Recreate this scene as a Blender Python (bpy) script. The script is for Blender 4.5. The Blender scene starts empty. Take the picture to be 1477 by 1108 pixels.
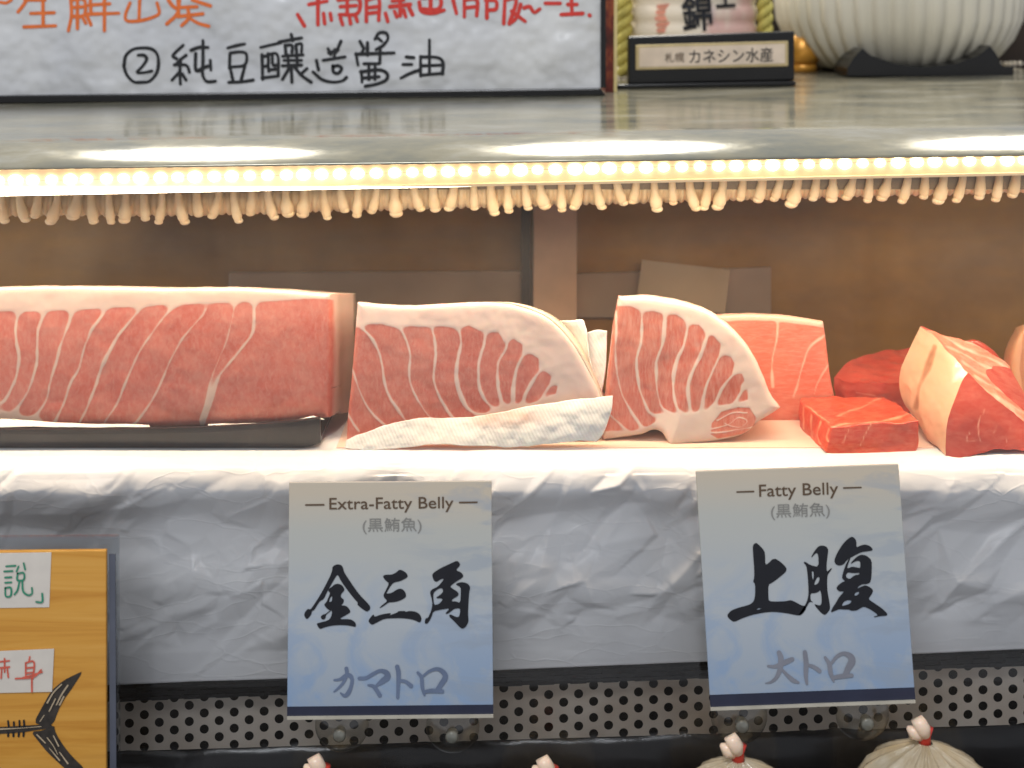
import bpy, bmesh, math, random
import numpy as np
from mathutils import Vector, noise as mnoise

# ------------------------------------------------------------------ camera, light, exposure
SC = bpy.context.scene
COL = SC.collection
F = 2050.0                      # focal length in photograph pixels (50 mm equivalent)
CX, HY = 738.5, 0.0             # principal column, horizon row


def P(px, py, Y):
    return Vector(((px - CX) * Y / F, Y, -(py - HY) * Y / F))


cam = bpy.data.cameras.new('camera')
cam.sensor_width = 36
cam.lens = F / 1477 * 36
cam.shift_y = -(554 - HY) / 1477
cam.clip_start = .01
cam.clip_end = 30
cam.dof.use_dof = True
cam.dof.focus_distance = .82
cam.dof.aperture_fstop = 8.5
camo = bpy.data.objects.new('camera', cam)
camo.rotation_euler = (math.radians(90), 0, 0)
COL.objects.link(camo)
SC.camera = camo

SC.view_settings.view_transform = 'Standard'
SC.view_settings.look = 'None'
SC.view_settings.gamma = 1
SC.view_settings.use_curve_mapping = False
SC.view_settings.exposure = 0.0
SC.cycles.use_denoising = True
SC.cycles.max_bounces = 10
SC.cycles.transparent_max_bounces = 16
SC.cycles.caustics_reflective = False
SC.cycles.caustics_refractive = False
SC.cycles.sample_clamp_indirect = 4

world = bpy.data.worlds.new('World')
SC.world = world
world.use_nodes = True
wn = world.node_tree
wn.nodes.clear()
wo = wn.nodes.new('ShaderNodeOutputWorld')
wb = wn.nodes.new('ShaderNodeBackground')
wb.inputs['Color'].default_value = (.80, .82, .88, 1)
wb.inputs['Strength'].default_value = .55
wn.links.new(wb.outputs[0], wo.inputs[0])


def lamp(name, kind, loc, target, power, color, size=.3, size_y=None, shape='RECTANGLE', spread=None):
    l = bpy.data.lights.new(name, kind)
    l.energy = power
    l.color = color
    if kind == 'AREA':
        l.shape = shape
        l.size = size
        if size_y:
            l.size_y = size_y
        if spread:
            l.spread = math.radians(spread)
    o = bpy.data.objects.new(name, l)
    o.location = loc
    d = (Vector(target) - Vector(loc)).normalized()
    o.rotation_euler = d.to_track_quat('-Z', 'Y').to_euler()
    COL.objects.link(o)
    return o


# shop ceiling lights: cool panels over the customers, warm round lamps over the kitchen
lamp('ceiling_light_customers', 'AREA', (-.3, -.55, 1.5), (0, .8, -.2), 29, (.94, .96, 1), .9, .5)
lamp('ceiling_light_kitchen', 'AREA', (.135, 1.75, .82), (.1, .9, -.1), 9, (1, .95, .86), .30, .30, 'DISK')
lamp('ceiling_light_kitchen', 'AREA', (-.48, 1.75, .82), (-.3, .9, -.1), 9, (1, .95, .86), .30, .30, 'DISK')
lamp('ceiling_light_kitchen', 'AREA', (.76, 1.75, .82), (.6, .9, -.1), 9, (1, .95, .86), .30, .30, 'DISK')

# ------------------------------------------------------------------ helpers: objects
rng = np.random.RandomState(7)
random.seed(7)


def srgb(r, g, b):
    f = lambda c: (c / 255 / 12.92) if c <= 10 else ((c / 255 + .055) / 1.055) ** 2.4
    return (f(r), f(g), f(b), 1)


def thing(name, label, cat, loc=(0, 0, 0), group=None, kind=None):
    o = bpy.data.objects.new(name, None)
    o.empty_display_size = .02
    o.location = loc
    COL.objects.link(o)
    return tag(o, label, cat, group, kind)


def tag(o, label=None, cat=None, group=None, kind=None):
    if label:
        o['label'] = label
    if cat:
        o['category'] = cat
    if group:
        o['group'] = group
    if kind:
        o['kind'] = kind
    return o


def mesh_obj(name, verts, faces, mat, parent=None, smooth=True, attrs=None, recalc=True):
    """verts in world space; stored relative to the parent."""
    off = Vector((0, 0, 0))
    p = parent
    while p is not None:
        off += p.location
        p = p.parent
    me = bpy.data.meshes.new(name)
    me.from_pydata([tuple(Vector(v) - off) for v in verts], [], [tuple(int(i) for i in f) for f in faces])
    if attrs:
        for k, a in attrs.items():
            at = me.attributes.new(k, 'FLOAT', 'POINT')
            at.data.foreach_set('value', np.asarray(a, dtype=np.float32))
    if recalc:
        bm = bmesh.new()
        bm.from_mesh(me)
        bmesh.ops.remove_doubles(bm, verts=bm.verts, dist=2e-6)
        bmesh.ops.recalc_face_normals(bm, faces=bm.faces)
        bm.to_mesh(me)
        bm.free()
    if smooth:
        me.polygons.foreach_set('use_smooth', [True] * len(me.polygons))
    me.materials.append(mat)
    o = bpy.data.objects.new(name, me)
    COL.objects.link(o)
    o.parent = parent
    return o


class MB:
    """collects shapes into one mesh"""

    def __init__(s):
        s.v, s.f = [], []

    def add(s, v, f):
        n = len(s.v)
        s.v += [Vector(p) for p in v]
        s.f += [tuple(i + n for i in q) for q in f]

    def box(s, x0, x1, y0, y1, z0, z1):
        s.add([(x, y, z) for x in (x0, x1) for y in (y0, y1) for z in (z0, z1)],
              [(0, 1, 3, 2), (4, 6, 7, 5), (0, 4, 5, 1), (2, 3, 7, 6), (0, 2, 6, 4), (1, 5, 7, 3)])

    def quad_slab(s, q, Y, th, Yb=None):
        """pixel quad (tl,tr,br,bl) at depth Y, th metres thick, towards +Y"""
        a = [P(x, y, Y) for x, y in q]
        b = [p + Vector((0, th, 0)) for p in a]
        s.add(a + b, [(0, 1, 2, 3), (7, 6, 5, 4), (0, 4, 5, 1), (1, 5, 6, 2), (2, 6, 7, 3), (3, 7, 4, 0)])

    def lathe(s, c, prof, seg=32, rib=0, amp=0, a0=0, a1=2 * math.pi, cap=True):
        vs, fs = [], []
        n = len(prof)
        for i in range(seg):
            a = a0 + (a1 - a0) * i / seg
            k = 1 + (amp * abs(math.cos(a * rib / 2)) if rib else 0)
            for r, z in prof:
                vs.append((c[0] + r * k * math.cos(a), c[1] + r * k * math.sin(a), c[2] + z))
        for i in range(seg):
            j = (i + 1) % seg
            for q in range(n - 1):
                fs.append((i * n + q, j * n + q, j * n + q + 1, i * n + q + 1))
        s.add(vs, fs)

    def tube(s, pts, rad, seg=8):
        """pts list of Vector, rad number or list; closed ends"""
        pts = [Vector(p) for p in pts]
        n = len(pts)
        if not hasattr(rad, '__len__'):
            rad = [rad] * n
        vs, fs = [], []
        for i, p in enumerate(pts):
            t = (pts[min(i + 1, n - 1)] - pts[max(i - 1, 0)]).normalized()
            u = t.cross(Vector((0, 1, .013)))
            if u.length < 1e-4:
                u = t.cross(Vector((1, 0, 0)))
            u.normalize()
            w = t.cross(u)
            for k in range(seg):
                a = 2 * math.pi * k / seg
                vs.append(p + (u * math.cos(a) + w * math.sin(a)) * rad[i])
        for i in range(n - 1):
            for k in range(seg):
                l = (k + 1) % seg
                fs.append((i * seg + k, i * seg + l, i * seg + seg + l, i * seg + seg + k))
        fs.append(tuple(range(seg))[::-1])
        fs.append(tuple((n - 1) * seg + k for k in range(seg)))
        s.add(vs, fs)

    def sphere(s, c, r, seg=12, ring=8, sc=(1, 1, 1)):
        prof = [(max(1e-5, r * math.sin(math.pi * i / ring)), -r * math.cos(math.pi * i / ring)) for i in range(ring + 1)]
        n0 = len(s.v)
        s.lathe((0, 0, 0), prof, seg)
        for i in range(n0, len(s.v)):
            v = s.v[i]
            s.v[i] = Vector((c[0] + v.x * sc[0], c[1] + v.y * sc[1], c[2] + v.z * sc[2]))

    def build(s, name, mat, parent=None, smooth=False):
        return mesh_obj(name, s.v, s.f, mat, parent, smooth)


def smooth_line(pts, n):
    """Catmull-Rom through pts (any dimension), n samples by arc length"""
    p = np.asarray(pts, float)
    if len(p) == 2:
        t = np.linspace(0, 1, n)[:, None]
        return p[0] * (1 - t) + p[1] * t
    q = np.vstack([2 * p[0] - p[1], p, 2 * p[-1] - p[-2]])
    out = []
    for i in range(1, len(q) - 2):
        for t in np.linspace(0, 1, 16, endpoint=False):
            a, b, c, d = q[i - 1], q[i], q[i + 1], q[i + 2]
            out.append(.5 * (2 * b + (c - a) * t + (2 * a - 5 * b + 4 * c - d) * t * t + (3 * b - a - 3 * c + d) * t ** 3))
    out.append(p[-1])
    return resample(np.array(out), n)


def resample(p, n):
    p = np.asarray(p, float)
    d = np.r_[0, np.cumsum(np.linalg.norm(np.diff(p[:, :2], axis=0), axis=1))]
    t = np.linspace(0, d[-1], n)
    return np.stack([np.interp(t, d, p[:, k]) for k in range(p.shape[1])], 1)


def bevel(o, w=.0008, seg=2):
    m = o.modifiers.new('bevel', 'BEVEL')
    m.width = w
    m.segments = seg
    m.limit_method = 'ANGLE'
    return o


# ------------------------------------------------------------------ helpers: materials
def new_mat(name):
    m = bpy.data.materials.new(name)
    m.use_nodes = True
    nt = m.node_tree
    b = nt.nodes['Principled BSDF']
    return m, nt, b


def node(nt, t, **kw):
    n = nt.nodes.new(t)
    for k, v in kw.items():
        if k in n.inputs:
            n.inputs[k].default_value = v
        else:
            setattr(n, k, v)
    return n


def ramp(nt, fac, stops):
    r = nt.nodes.new('ShaderNodeValToRGB')
    els = r.color_ramp.elements
    while len(els) < len(stops):
        els.new(.5)
    for e, (p, c) in zip(els, stops):
        e.position = p
        e.color = c if len(c) == 4 else (*c, 1)
    nt.links.new(fac, r.inputs[0])
    return r.outputs[0]


def mixc(nt, fac, a, b, blend='MIX'):
    m = nt.nodes.new('ShaderNodeMix')
    m.data_type = 'RGBA'
    m.blend_type = blend
    for s, v in ((m.inputs[0], fac), (m.inputs[6], a), (m.inputs[7], b)):
        if hasattr(v, 'is_linked'):
            nt.links.new(v, s)
        else:
            s.default_value = v
    return m.outputs[2]


def mathn(nt, op, a, b=0.0, clamp=False):
    m = nt.nodes.new('ShaderNodeMath')
    m.operation = op
    m.use_clamp = clamp
    for s, v in ((m.inputs[0], a), (m.inputs[1], b)):
        if hasattr(v, 'is_linked'):
            nt.links.new(v, s)
        else:
            s.default_value = v
    return m.outputs[0]


def noise_tex(nt, scale, detail=3, rough=.5, stretch=(1, 1, 1), rot=(0, 0, 0), dist=0):
    tc = nt.nodes.new('ShaderNodeTexCoord')
    mp = nt.nodes.new('ShaderNodeMapping')
    mp.inputs['Scale'].default_value = stretch
    mp.inputs['Rotation'].default_value = rot
    nt.links.new(tc.outputs['Object'], mp.inputs[0])
    n = nt.nodes.new('ShaderNodeTexNoise')
    n.inputs['Scale'].default_value = scale
    n.inputs['Detail'].default_value = detail
    n.inputs['Roughness'].default_value = rough
    n.inputs['Distortion'].default_value = dist
    nt.links.new(mp.outputs[0], n.inputs['Vector'])
    return n.outputs['Fac']


def bump(nt, b, h, strength=.3, dist=.001):
    n = nt.nodes.new('ShaderNodeBump')
    n.inputs['Strength'].default_value = strength
    n.inputs['Distance'].default_value = dist
    nt.links.new(h, n.inputs['Height'])
    nt.links.new(n.outputs[0], b.inputs['Normal'])


def plain(name, col, rough=.5, metal=0, var=.12, scale=60, spec=.5, bumps=0, emis=None, estr=0, sss=0):
    m, nt, b = new_mat(name)
    n = noise_tex(nt, scale)
    c1 = tuple(x * (1 - var) for x in col[:3]) + (1,)
    c2 = tuple(min(1, x * (1 + var)) for x in col[:3]) + (1,)
    nt.links.new(ramp(nt, n, [(.3, c1), (.7, c2)]), b.inputs['Base Color'])
    b.inputs['Roughness'].default_value = rough
    b.inputs['Metallic'].default_value = metal
    b.inputs['Specular IOR Level'].default_value = spec
    if bumps:
        bump(nt, b, noise_tex(nt, scale * 3), bumps)
    if emis:
        b.inputs['Emission Color'].default_value = emis
        b.inputs['Emission Strength'].default_value = estr
    if sss:
        b.inputs['Subsurface Weight'].default_value = sss
        b.inputs['Subsurface Radius'].default_value = (.004, .002, .001)
    return m


def meat(name, lean, lean2, fat, streak=(1, 1, 1), rot=(0, 0, 0), marb=.5, mscale=620, rough=.3):
    """fish flesh: point attribute 'fat' (0 lean .. 1 fat) plus fine marbling"""
    m, nt, b = new_mat(name)
    at = node(nt, 'ShaderNodeAttribute', attribute_name='fat')
    n1 = noise_tex(nt, 45, 4, .6)
    leanc = ramp(nt, n1, [(.3, lean), (.7, lean2)])
    n2 = noise_tex(nt, mscale, 5, .65, streak, rot, .6)
    mk = ramp(nt, n2, [(.40, (0, 0, 0)), (.78, (1, 1, 1))])
    mk2 = mathn(nt, 'MULTIPLY', mk, marb)
    fatl = tuple(.65 * f + .35 * l for f, l in zip(fat[:3], lean2[:3])) + (1,)
    c = mixc(nt, mk2, leanc, fatl)
    n3 = noise_tex(nt, 160, 3)
    edge = mathn(nt, 'ADD', at.outputs['Fac'], mathn(nt, 'MULTIPLY', mathn(nt, 'SUBTRACT', n3, .5), .35))
    k = ramp(nt, edge, [(.22, (0, 0, 0)), (.72, (1, 1, 1))])
    n4 = noise_tex(nt, 70, 4, .6, (1, 1, 2.2))
    fc = ramp(nt, n4, [(.3, tuple(x * y for x, y in zip(fat[:3], (.985, .965, .95))) + (1,)), (.7, fat)])
    nt.links.new(mixc(nt, k, c, fc), b.inputs['Base Color'])
    b.inputs['Roughness'].default_value = rough
    b.inputs['Specular IOR Level'].default_value = .5
    b.inputs['Coat Weight'].default_value = .35
    b.inputs['Coat Roughness'].default_value = .12
    b.inputs['Subsurface Weight'].default_value = .22
    b.inputs['Subsurface Radius'].default_value = (.006, .0022, .0012)
    b.inputs['Subsurface Scale'].default_value = 1
    bump(nt, b, n2, .10, .0004)
    return m


def glass_sheet(name, tint, gloss=.06, rough=.02, smear=0):
    m, nt, b = new_mat(name)
    nt.nodes.remove(b)
    out = nt.nodes['Material Output']
    tr = node(nt, 'ShaderNodeBsdfTransparent', Color=tint)
    gl = node(nt, 'ShaderNodeBsdfGlossy', Roughness=rough)
    fr = node(nt, 'ShaderNodeFresnel', IOR=1.5)
    sm = noise_tex(nt, 9, 5, .7, (1, 1, 1.6))
    fac = mathn(nt, 'MULTIPLY', fr.outputs[0], ramp(nt, sm, [(.35, (gloss * 8,) * 3), (.75, (gloss * 16,) * 3)]), True)
    mx = node(nt, 'ShaderNodeMixShader')
    nt.links.new(fac, mx.inputs[0])
    nt.links.new(tr.outputs[0], mx.inputs[1])
    nt.links.new(gl.outputs[0], mx.inputs[2])
    last = mx
    if smear:
        tl = node(nt, 'ShaderNodeBsdfTranslucent', Color=(.9, .9, .9, 1))
        s1 = noise_tex(nt, 11, 6, .7, (1, 1, .55), (0, .3, 0), .8)
        s2 = noise_tex(nt, 900, 2, .5)
        sf = mathn(nt, 'MULTIPLY', ramp(nt, s1, [(.38, (smear * .35,) * 3), (.72, (smear,) * 3)]), 1.0)
        sf = mathn(nt, 'ADD', sf, ramp(nt, s2, [(.74, (0, 0, 0)), (.80, (.12,) * 3)]))
        last = node(nt, 'ShaderNodeMixShader')
        nt.links.new(sf, last.inputs[0])
        nt.links.new(mx.outputs[0], last.inputs[1])
        nt.links.new(tl.outputs[0], last.inputs[2])
    nt.links.new(last.outputs[0], out.inputs[0])
    return m


def emitter(name, col, strength):
    m, nt, b = new_mat(name)
    b.inputs['Base Color'].default_value = (.8, .8, .8, 1)
    b.inputs['Emission Color'].default_value = col
    b.inputs['Emission Strength'].default_value = strength
    return m


M = {}
M['ink'] = plain('black ink', srgb(18, 20, 28), .5, 0, .2, 200)
M['marker'] = plain('black marker', srgb(22, 24, 28), .5, 0, .2, 200)
M['orange_ink'] = plain('orange marker', srgb(222, 110, 45), .6, 0, .12, 300)
M['red_ink'] = plain('red marker', srgb(205, 55, 45), .6, 0, .12, 300)
M['green_ink'] = plain('green marker', srgb(50, 135, 105), .6, 0, .15, 300)
M['thin_red'] = plain('thin red pen', srgb(210, 95, 75), .6, 0, .15, 300)
M['brown_text'] = plain('brown print', srgb(95, 75, 55), .5)
M['grey_text'] = plain('grey print', srgb(140, 138, 132), .5)
M['slate_text'] = plain('slate print', srgb(108, 122, 148), .5)
M['mauve_text'] = plain('mauve grey print', srgb(134, 136, 146), .5)
M['navy'] = plain('navy print', srgb(42, 46, 66), .45)
M['black'] = plain('black lacquer', srgb(18, 18, 19), .25, 0, .2, 40)
M['black_matt'] = plain('matt black foam', srgb(20, 20, 22), .8, 0, .3, 300, bumps=.4)
M['dark_room'] = plain('dark kitchen wall', srgb(44, 32, 20), .7, 0, .5, 5)
M['gold'] = plain('gold edging', srgb(206, 186, 140), .35, .6)
M['plate'] = plain('cream plate', srgb(222, 204, 184), .35, .2)
M['bead'] = plain('pearl bead', srgb(235, 225, 205), .15)
M['steel'] = plain('brushed steel', srgb(165, 162, 155), .3, .9, .12, 15)

# ------------------------------------------------------------------ helpers: writing


def ribbon_geo(pts, wid, n=None):
    """a round-ended pen stroke as flat polygons in pixel space"""
    p = np.asarray(pts, float)
    n = n or max(8, 6 * len(p))
    w = wid if hasattr(wid, '__len__') else [wid] * len(p)
    q = smooth_line(np.c_[p, np.asarray(w, float)], n) if len(p) > 1 else np.array([[*p[0], w[0]], [p[0][0] + .1, p[0][1], w[0]]])
    c, r = q[:, :2], np.maximum(q[:, 2] / 2, .2)
    t = np.gradient(c, axis=0)
    t /= np.linalg.norm(t, axis=1)[:, None] + 1e-9
    nn = np.c_[-t[:, 1], t[:, 0]]
    L, R = c + nn * r[:, None], c - nn * r[:, None]
    k = 5
    def cap(i, d):
        a0 = math.atan2(nn[i][1], nn[i][0])
        return [c[i] + r[i] * np.array((math.cos(a0 - d * math.pi * j / (k + 1)), math.sin(a0 - d * math.pi * j / (k + 1)))) for j in range(1, k + 1)]
    v = list(L) + list(R)
    m = len(c)
    f = [(i, i + 1, m + i + 1, m + i) for i in range(m - 1)]
    s = len(v)
    v += cap(m - 1, 1)
    f.append(tuple([m - 1] + list(range(s, s + k)) + [2 * m - 1]))
    s = len(v)
    v += cap(0, -1)
    f.append(tuple([0] + list(range(s, s + k)) + [m]))
    return v, f


def strokes(name, lst, Y, mat, parent, z=1.0, org=(0, 0), width=5, wob=.12):
    """pen strokes given in zoomed coordinates (scale z, origin org) on the plane at depth Y; each lies 0.02 mm above the last"""
    vs, fs = [], []
    for i, s in enumerate(lst):
        pts = [(org[0] + a / z, org[1] + b / z) for a, b in (q[:2] for q in s)]
        w = [(q[2] / z if len(q) > 2 else width * (1 + wob * (rng.rand() - .5) * 2)) for q in s]
        v, f = ribbon_geo(pts, w)
        n = len(vs)
        vs += [P(a, b, Y - .00002 * (i % 12)) for a, b in v]
        fs += [tuple(n + k for k in q) for q in f]
    return mesh_obj(name, vs, fs, mat, parent, False)


def curve_to_mesh(cu):
    o = bpy.data.objects.new('tmp', cu)
    COL.objects.link(o)
    dg = bpy.context.evaluated_depsgraph_get()
    me = bpy.data.meshes.new_from_object(o.evaluated_get(dg))
    v = np.array([w.co[:] for w in me.vertices])
    f = [tuple(q.vertices) for q in me.polygons]
    bpy.data.objects.remove(o)
    bpy.data.curves.remove(cu)
    bpy.data.meshes.remove(me)
    return v, f


def polys(name, rings, Y, mat, parent, z=1.0, org=(0, 0)):
    """filled outlines (even-odd) traced as flat printed shapes; list of groups, each a list of rings"""
    vs, fs = [], []
    for i, g in enumerate(rings):
        cu = bpy.data.curves.new('tmp', 'CURVE')
        cu.dimensions = '2D'
        cu.fill_mode = 'BOTH'
        for r in g:
            # soften the corners: Chaikin once
            p = np.array(r, float)
            a = .78 * p + .22 * np.roll(p, -1, 0)
            b = .22 * p + .78 * np.roll(p, -1, 0)
            p = np.stack([a, b], 1).reshape(-1, 2)
            s = cu.splines.new('POLY')
            s.points.add(len(p) - 1)
            for q, (x, y) in zip(s.points, p):
                q.co = (x / z / 100, -y / z / 100, 0, 1)
            s.use_cyclic_u = True
        v, f = curve_to_mesh(cu)
        n = len(vs)
        vs += [P(org[0] + a * 100, org[1] - b * 100, Y - .00003 * i) for a, b, _ in v]
        fs += [tuple(n + k for k in q) for q in f]
    return mesh_obj(name, vs, fs, mat, parent, False)


def text(name, body, rect, rot, Y, mat, parent, bold=0.0, curve=None):
    """type set with Blender's own font, fitted to a pixel rectangle and turned by rot degrees"""
    cu = bpy.data.curves.new('tmp', 'FONT')
    cu.body = body
    cu.offset = bold
    cu.resolution_u = 4
    v, f = curve_to_mesh(cu)
    lo, hi = v.min(0), v.max(0)
    x0, y0, x1, y1 = rect
    c, s = math.cos(math.radians(rot)), math.sin(math.radians(rot))
    mx, my = (x0 + x1) / 2, (y0 + y1) / 2
    out = []
    for q in v:
        a = x0 + (q[0] - lo[0]) / (hi[0] - lo[0]) * (x1 - x0) - mx
        b = y1 - (q[1] - lo[1]) / (hi[1] - lo[1]) * (y1 - y0) - my
        X, Z = mx + a * c - b * s, my + a * s + b * c
        yy = Y(X, Z) if callable(Y) else Y
        out.append(P(X, Z, yy))
    return mesh_obj(name, out, f, mat, parent, False)


# ------------------------------------------------------------------ helpers: fish
def seg_dist(p, line):
    """distance of points p (N,2) to a polyline"""
    d = np.full(len(p), 1e9)
    l = np.asarray(line, float)
    for a, b in zip(l[:-1], l[1:]):
        ab = b - a
        t = np.clip(((p - a) @ ab) / (ab @ ab + 1e-9), 0, 1)
        d = np.minimum(d, np.linalg.norm(p - (a + t[:, None] * ab), axis=1))
    return d


def inside(p, poly):
    poly = np.asarray(poly, float)
    c = np.zeros(len(p), bool)
    j = len(poly) - 1
    for i in range(len(poly)):
        a, b = poly[i], poly[j]
        k = ((a[1] > p[:, 1]) != (b[1] > p[:, 1])) & (p[:, 0] < (b[0] - a[0]) * (p[:, 1] - a[1]) / (b[1] - a[1] + 1e-12) + a[0])
        c ^= k
        j = i
    return c


def sdist(p, poly):
    d = seg_dist(p, np.vstack([poly, poly[:1]]))
    return np.where(inside(p, poly), d, -d)       # positive inside


def smin(a, b, k):
    h = np.clip(.5 + .5 * (b - a) / k, 0, 1)
    return b * (1 - h) + a * h - k * h * (1 - h)


def unz(l, z, o):
    return [(o[0] + a / z, o[1] + b / z) for a, b in l]


def fat_field(lean=None, septa=(), k=6.0, soft=2.0):
    """returns f(points px) -> fat 0..1; septa: (polyline px, half width px)"""
    def f(p):
        w = np.array([mnoise.noise(Vector((x * .05, y * .05, 0))) for x, y in p]) * 1.6
        d = np.full(len(p), 60.0)
        if lean is not None:
            d = np.minimum(d, np.maximum.reduce([sdist(p, np.asarray(l, float)) for l in lean]))
        pw = p + np.array([[mnoise.noise(Vector((x * .03, y * .03, 4))), mnoise.noise(Vector((x * .03, y * .03, 9)))] for x, y in p]) * 1.8
        pw += np.array([[mnoise.noise(Vector((x * .11, y * .11, 14))), mnoise.noise(Vector((x * .11, y * .11, 19)))] for x, y in p]) * .5
        ww = np.array([mnoise.noise(Vector((x * .022, y * .022, 31))) for x, y in p])
        for line, hw in septa:
            s = smooth_line(line, 24)
            d = smin(d, seg_dist(pw, s) - hw * (.74 + .75 * ww), k)
        return np.clip(.5 - (d + w * .5) / (2 * soft), 0, 1)
    return f


def coons(top, right, bottom, left, nu, nv, sm=True):
    """patch from four boundary curves (lists of 2- or 3-tuples); top/bottom left->right, left/right top->down"""
    g = (lambda l, n: smooth_line(l, n)) if sm else (lambda l, n: resample(np.asarray(l, float), n))
    T, B, L, R = g(top, nu), g(bottom, nu), g(left, nv), g(right, nv)
    u = np.linspace(0, 1, nu)[None, :, None]
    v = np.linspace(0, 1, nv)[:, None, None]
    S = (1 - v) * T[None] + v * B[None] + (1 - u) * L[:, None] + u * R[:, None]
    S -= (1 - u) * (1 - v) * T[0] + u * (1 - v) * T[-1] + (1 - u) * v * B[0] + u * v * B[-1]
    return S


def grid_faces(nv, nu, off=0):
    return [(off + i * nu + j, off + i * nu + j + 1, off + (i + 1) * nu + j + 1, off + (i + 1) * nu + j) for i in range(nv - 1) for j in range(nu - 1)]


def relief(x, y, z, s, seed=0):
    return mnoise.fractal(Vector((x * s + seed, y * s, z * s)), 1.0, 2.0, 3)


def slab(name, S, depthvec, fat, mat, parent, round_=.002, rel=.0004, back_scale=.94, sidefat=None, seed=0):
    """a cut piece: front face is the patch S (px,py,Y), sides run back along depthvec; edges rounded"""
    nv, nu, _ = S.shape
    pts = S.reshape(-1, 3)
    px = pts[:, :2]
    fa = fat(px)
    loop = [j for j in range(nu)] + [i * nu + nu - 1 for i in range(1, nv)] + [(nv - 1) * nu + j for j in range(nu - 2, -1, -1)] + [i * nu for i in range(nv - 2, 0, -1)]
    d = seg_dist(px, px[loop + loop[:1]])
    ctr = Vector(P(px[:, 0].mean(), px[:, 1].mean(), pts[:, 2].mean()))
    verts = []
    for (a, b, Y), dd, f_ in zip(pts, d, fa):
        w = P(a, b, Y)
        dy = round_ * math.exp(-dd / 3.0) + rel * relief(w.x, w.y, w.z, 60, seed) - .0002 * f_
        verts.append(w * ((Y + dy) / Y))
    faces = grid_faces(nv, nu)
    fats = list(fa)
    dv = Vector(depthvec)
    prev = loop
    n = len(loop)
    steps = 7
    for s in range(1, steps + 1):
        t = s / steps
        base = len(verts)
        for i, li in enumerate(loop):
            w = verts[li]
            q = w + dv * t
            # swell slightly just behind the front edge, close up towards the back
            k = (1 + .012 * math.sin(min(1, t * 2.5) * math.pi)) * (1 - (1 - back_scale) * t ** 2)
            c = ctr + dv * t
            q = c + (q - c) * k
            q.z = max(q.z, w.z)if w.z < ctr.z - .02 and k > 1 else q.z
            q += Vector((1, 1, 1)) * .0004 * relief(q.x, q.y, q.z, 80, seed + 5)
            verts.append(q)
            fats.append(sidefat(px[li], t) if sidefat else fa[li])
        new = list(range(base, base + n))
        faces += [(prev[i], new[i], new[(i + 1) % n], prev[(i + 1) % n]) for i in range(n)]
        prev = new
    faces.append(tuple(prev[::-1]))
    return mesh_obj(name, verts, faces, mat, parent, True, {'fat': fats})


def patches(name, plist, mat, parent, rel=.0006, seed=0, extra=(), weld=False):
    """several Coons patches (S, fat function) sharing edges, plus plain closing faces given as (px,py,Y) rings"""
    verts, faces, fats = [], [], []
    for S, fat in plist:
        nv, nu, _ = S.shape
        n = len(verts)
        p = S.reshape(-1, 3)
        fa = fat(p[:, :2]) if callable(fat) else np.full(len(p), fat)
        for a, b, Y in p:
            w = P(a, b, Y)
            r = rel * relief(w.x, w.y, w.z, 90, seed)
            verts.append(w + Vector((r, r, r)))
        fats += list(fa)
        faces += grid_faces(nv, nu, n)
    for ring in extra:
        n = len(verts)
        verts += [P(*q) for q in ring]
        fats += [.3] * len(ring)
        faces.append(tuple(range(n, n + len(ring))))
    o = mesh_obj(name, verts, faces, mat, parent, True, {'fat': fats}, recalc=weld)
    return o


def cloth(name, S, mat, parent, amp=.0012, th=.0005, seed=0, crease=0):
    nv, nu, _ = S.shape
    verts = []
    for a, b, Y in S.reshape(-1, 3):
        w = P(a, b, Y)
        r = amp * relief(w.x, w.y, w.z, 55, seed) + amp * .4 * relief(w.x, w.y, w.z, 170, seed + 3)
        verts.append(w + Vector((0, r, r * .3)))
    o = mesh_obj(name, verts, grid_faces(nv, nu), mat, parent, True)
    m = o.modifiers.new('thick', 'SOLIDIFY')
    m.thickness = th
    return o


# ------------------------------------------------------------------ the display case
ZS = -.264                                    # top of the paper-covered shelf
ROLL = .0136                                  # the case stands a hair out of level


def plate_z(x, Y):
    return -.079 + (Y - .825) * .0147 + ROLL * x


# bent top plate
m, nt, b = new_mat('smudged plate with painted reflections')
n1 = noise_tex(nt, 14, 6, .65, (1, 1.8, 1))
n2 = noise_tex(nt, 90, 4, .6, (1, 3, 1))
nt.links.new(ramp(nt, n1, [(.3, srgb(126, 128, 120)), (.52, srgb(156, 150, 128)), (.7, srgb(172, 170, 158))]), b.inputs['Base Color'])  # mottled warm reflections put into the plate colour; smudges vary its roughness
b.inputs['Metallic'].default_value = .35
nt.links.new(ramp(nt, mathn(nt, 'ADD', mathn(nt, 'MULTIPLY', n1, .6), mathn(nt, 'MULTIPLY', n2, .4)), [(.35, (.11,) * 3), (.7, (.22,) * 3)]), b.inputs['Roughness'])
bump(nt, b, n2, .03, .0004)
M['top_plate'] = m
prof = [(1.43, -.0701), (1.2, -.0735), (1.0, -.0764), (.9, -.0779), (.87, -.0783)]
for i in range(15):
    a = i / 14
    prof.append((.860 - .060 * a, -.0785 - .0115 * a ** 2.4))
prof += [(.7988, -.0907), (.7990, -.0916), (.8010, -.0920), (.82, -.0895), (.87, -.0850), (1.43, -.0775)]
vs, fs = [], []
xs = np.linspace(-.42, .48, 90)
for x in xs:
    for Y, z in prof:
        vs.append((x, Y, z + ROLL * x))
npf = len(prof)
for i in range(len(xs) - 1):
    for j in range(npf):
        k = (j + 1) % npf
        fs.append((i * npf + j, (i + 1) * npf + j, (i + 1) * npf + k, i * npf + k))
case = thing('display_case', 'refrigerated counter case with bent glossy top and brown back', 'display case', (0, 1.0, -.42))
mesh_obj('top_plate', vs, fs, M['top_plate'], case)

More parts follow.
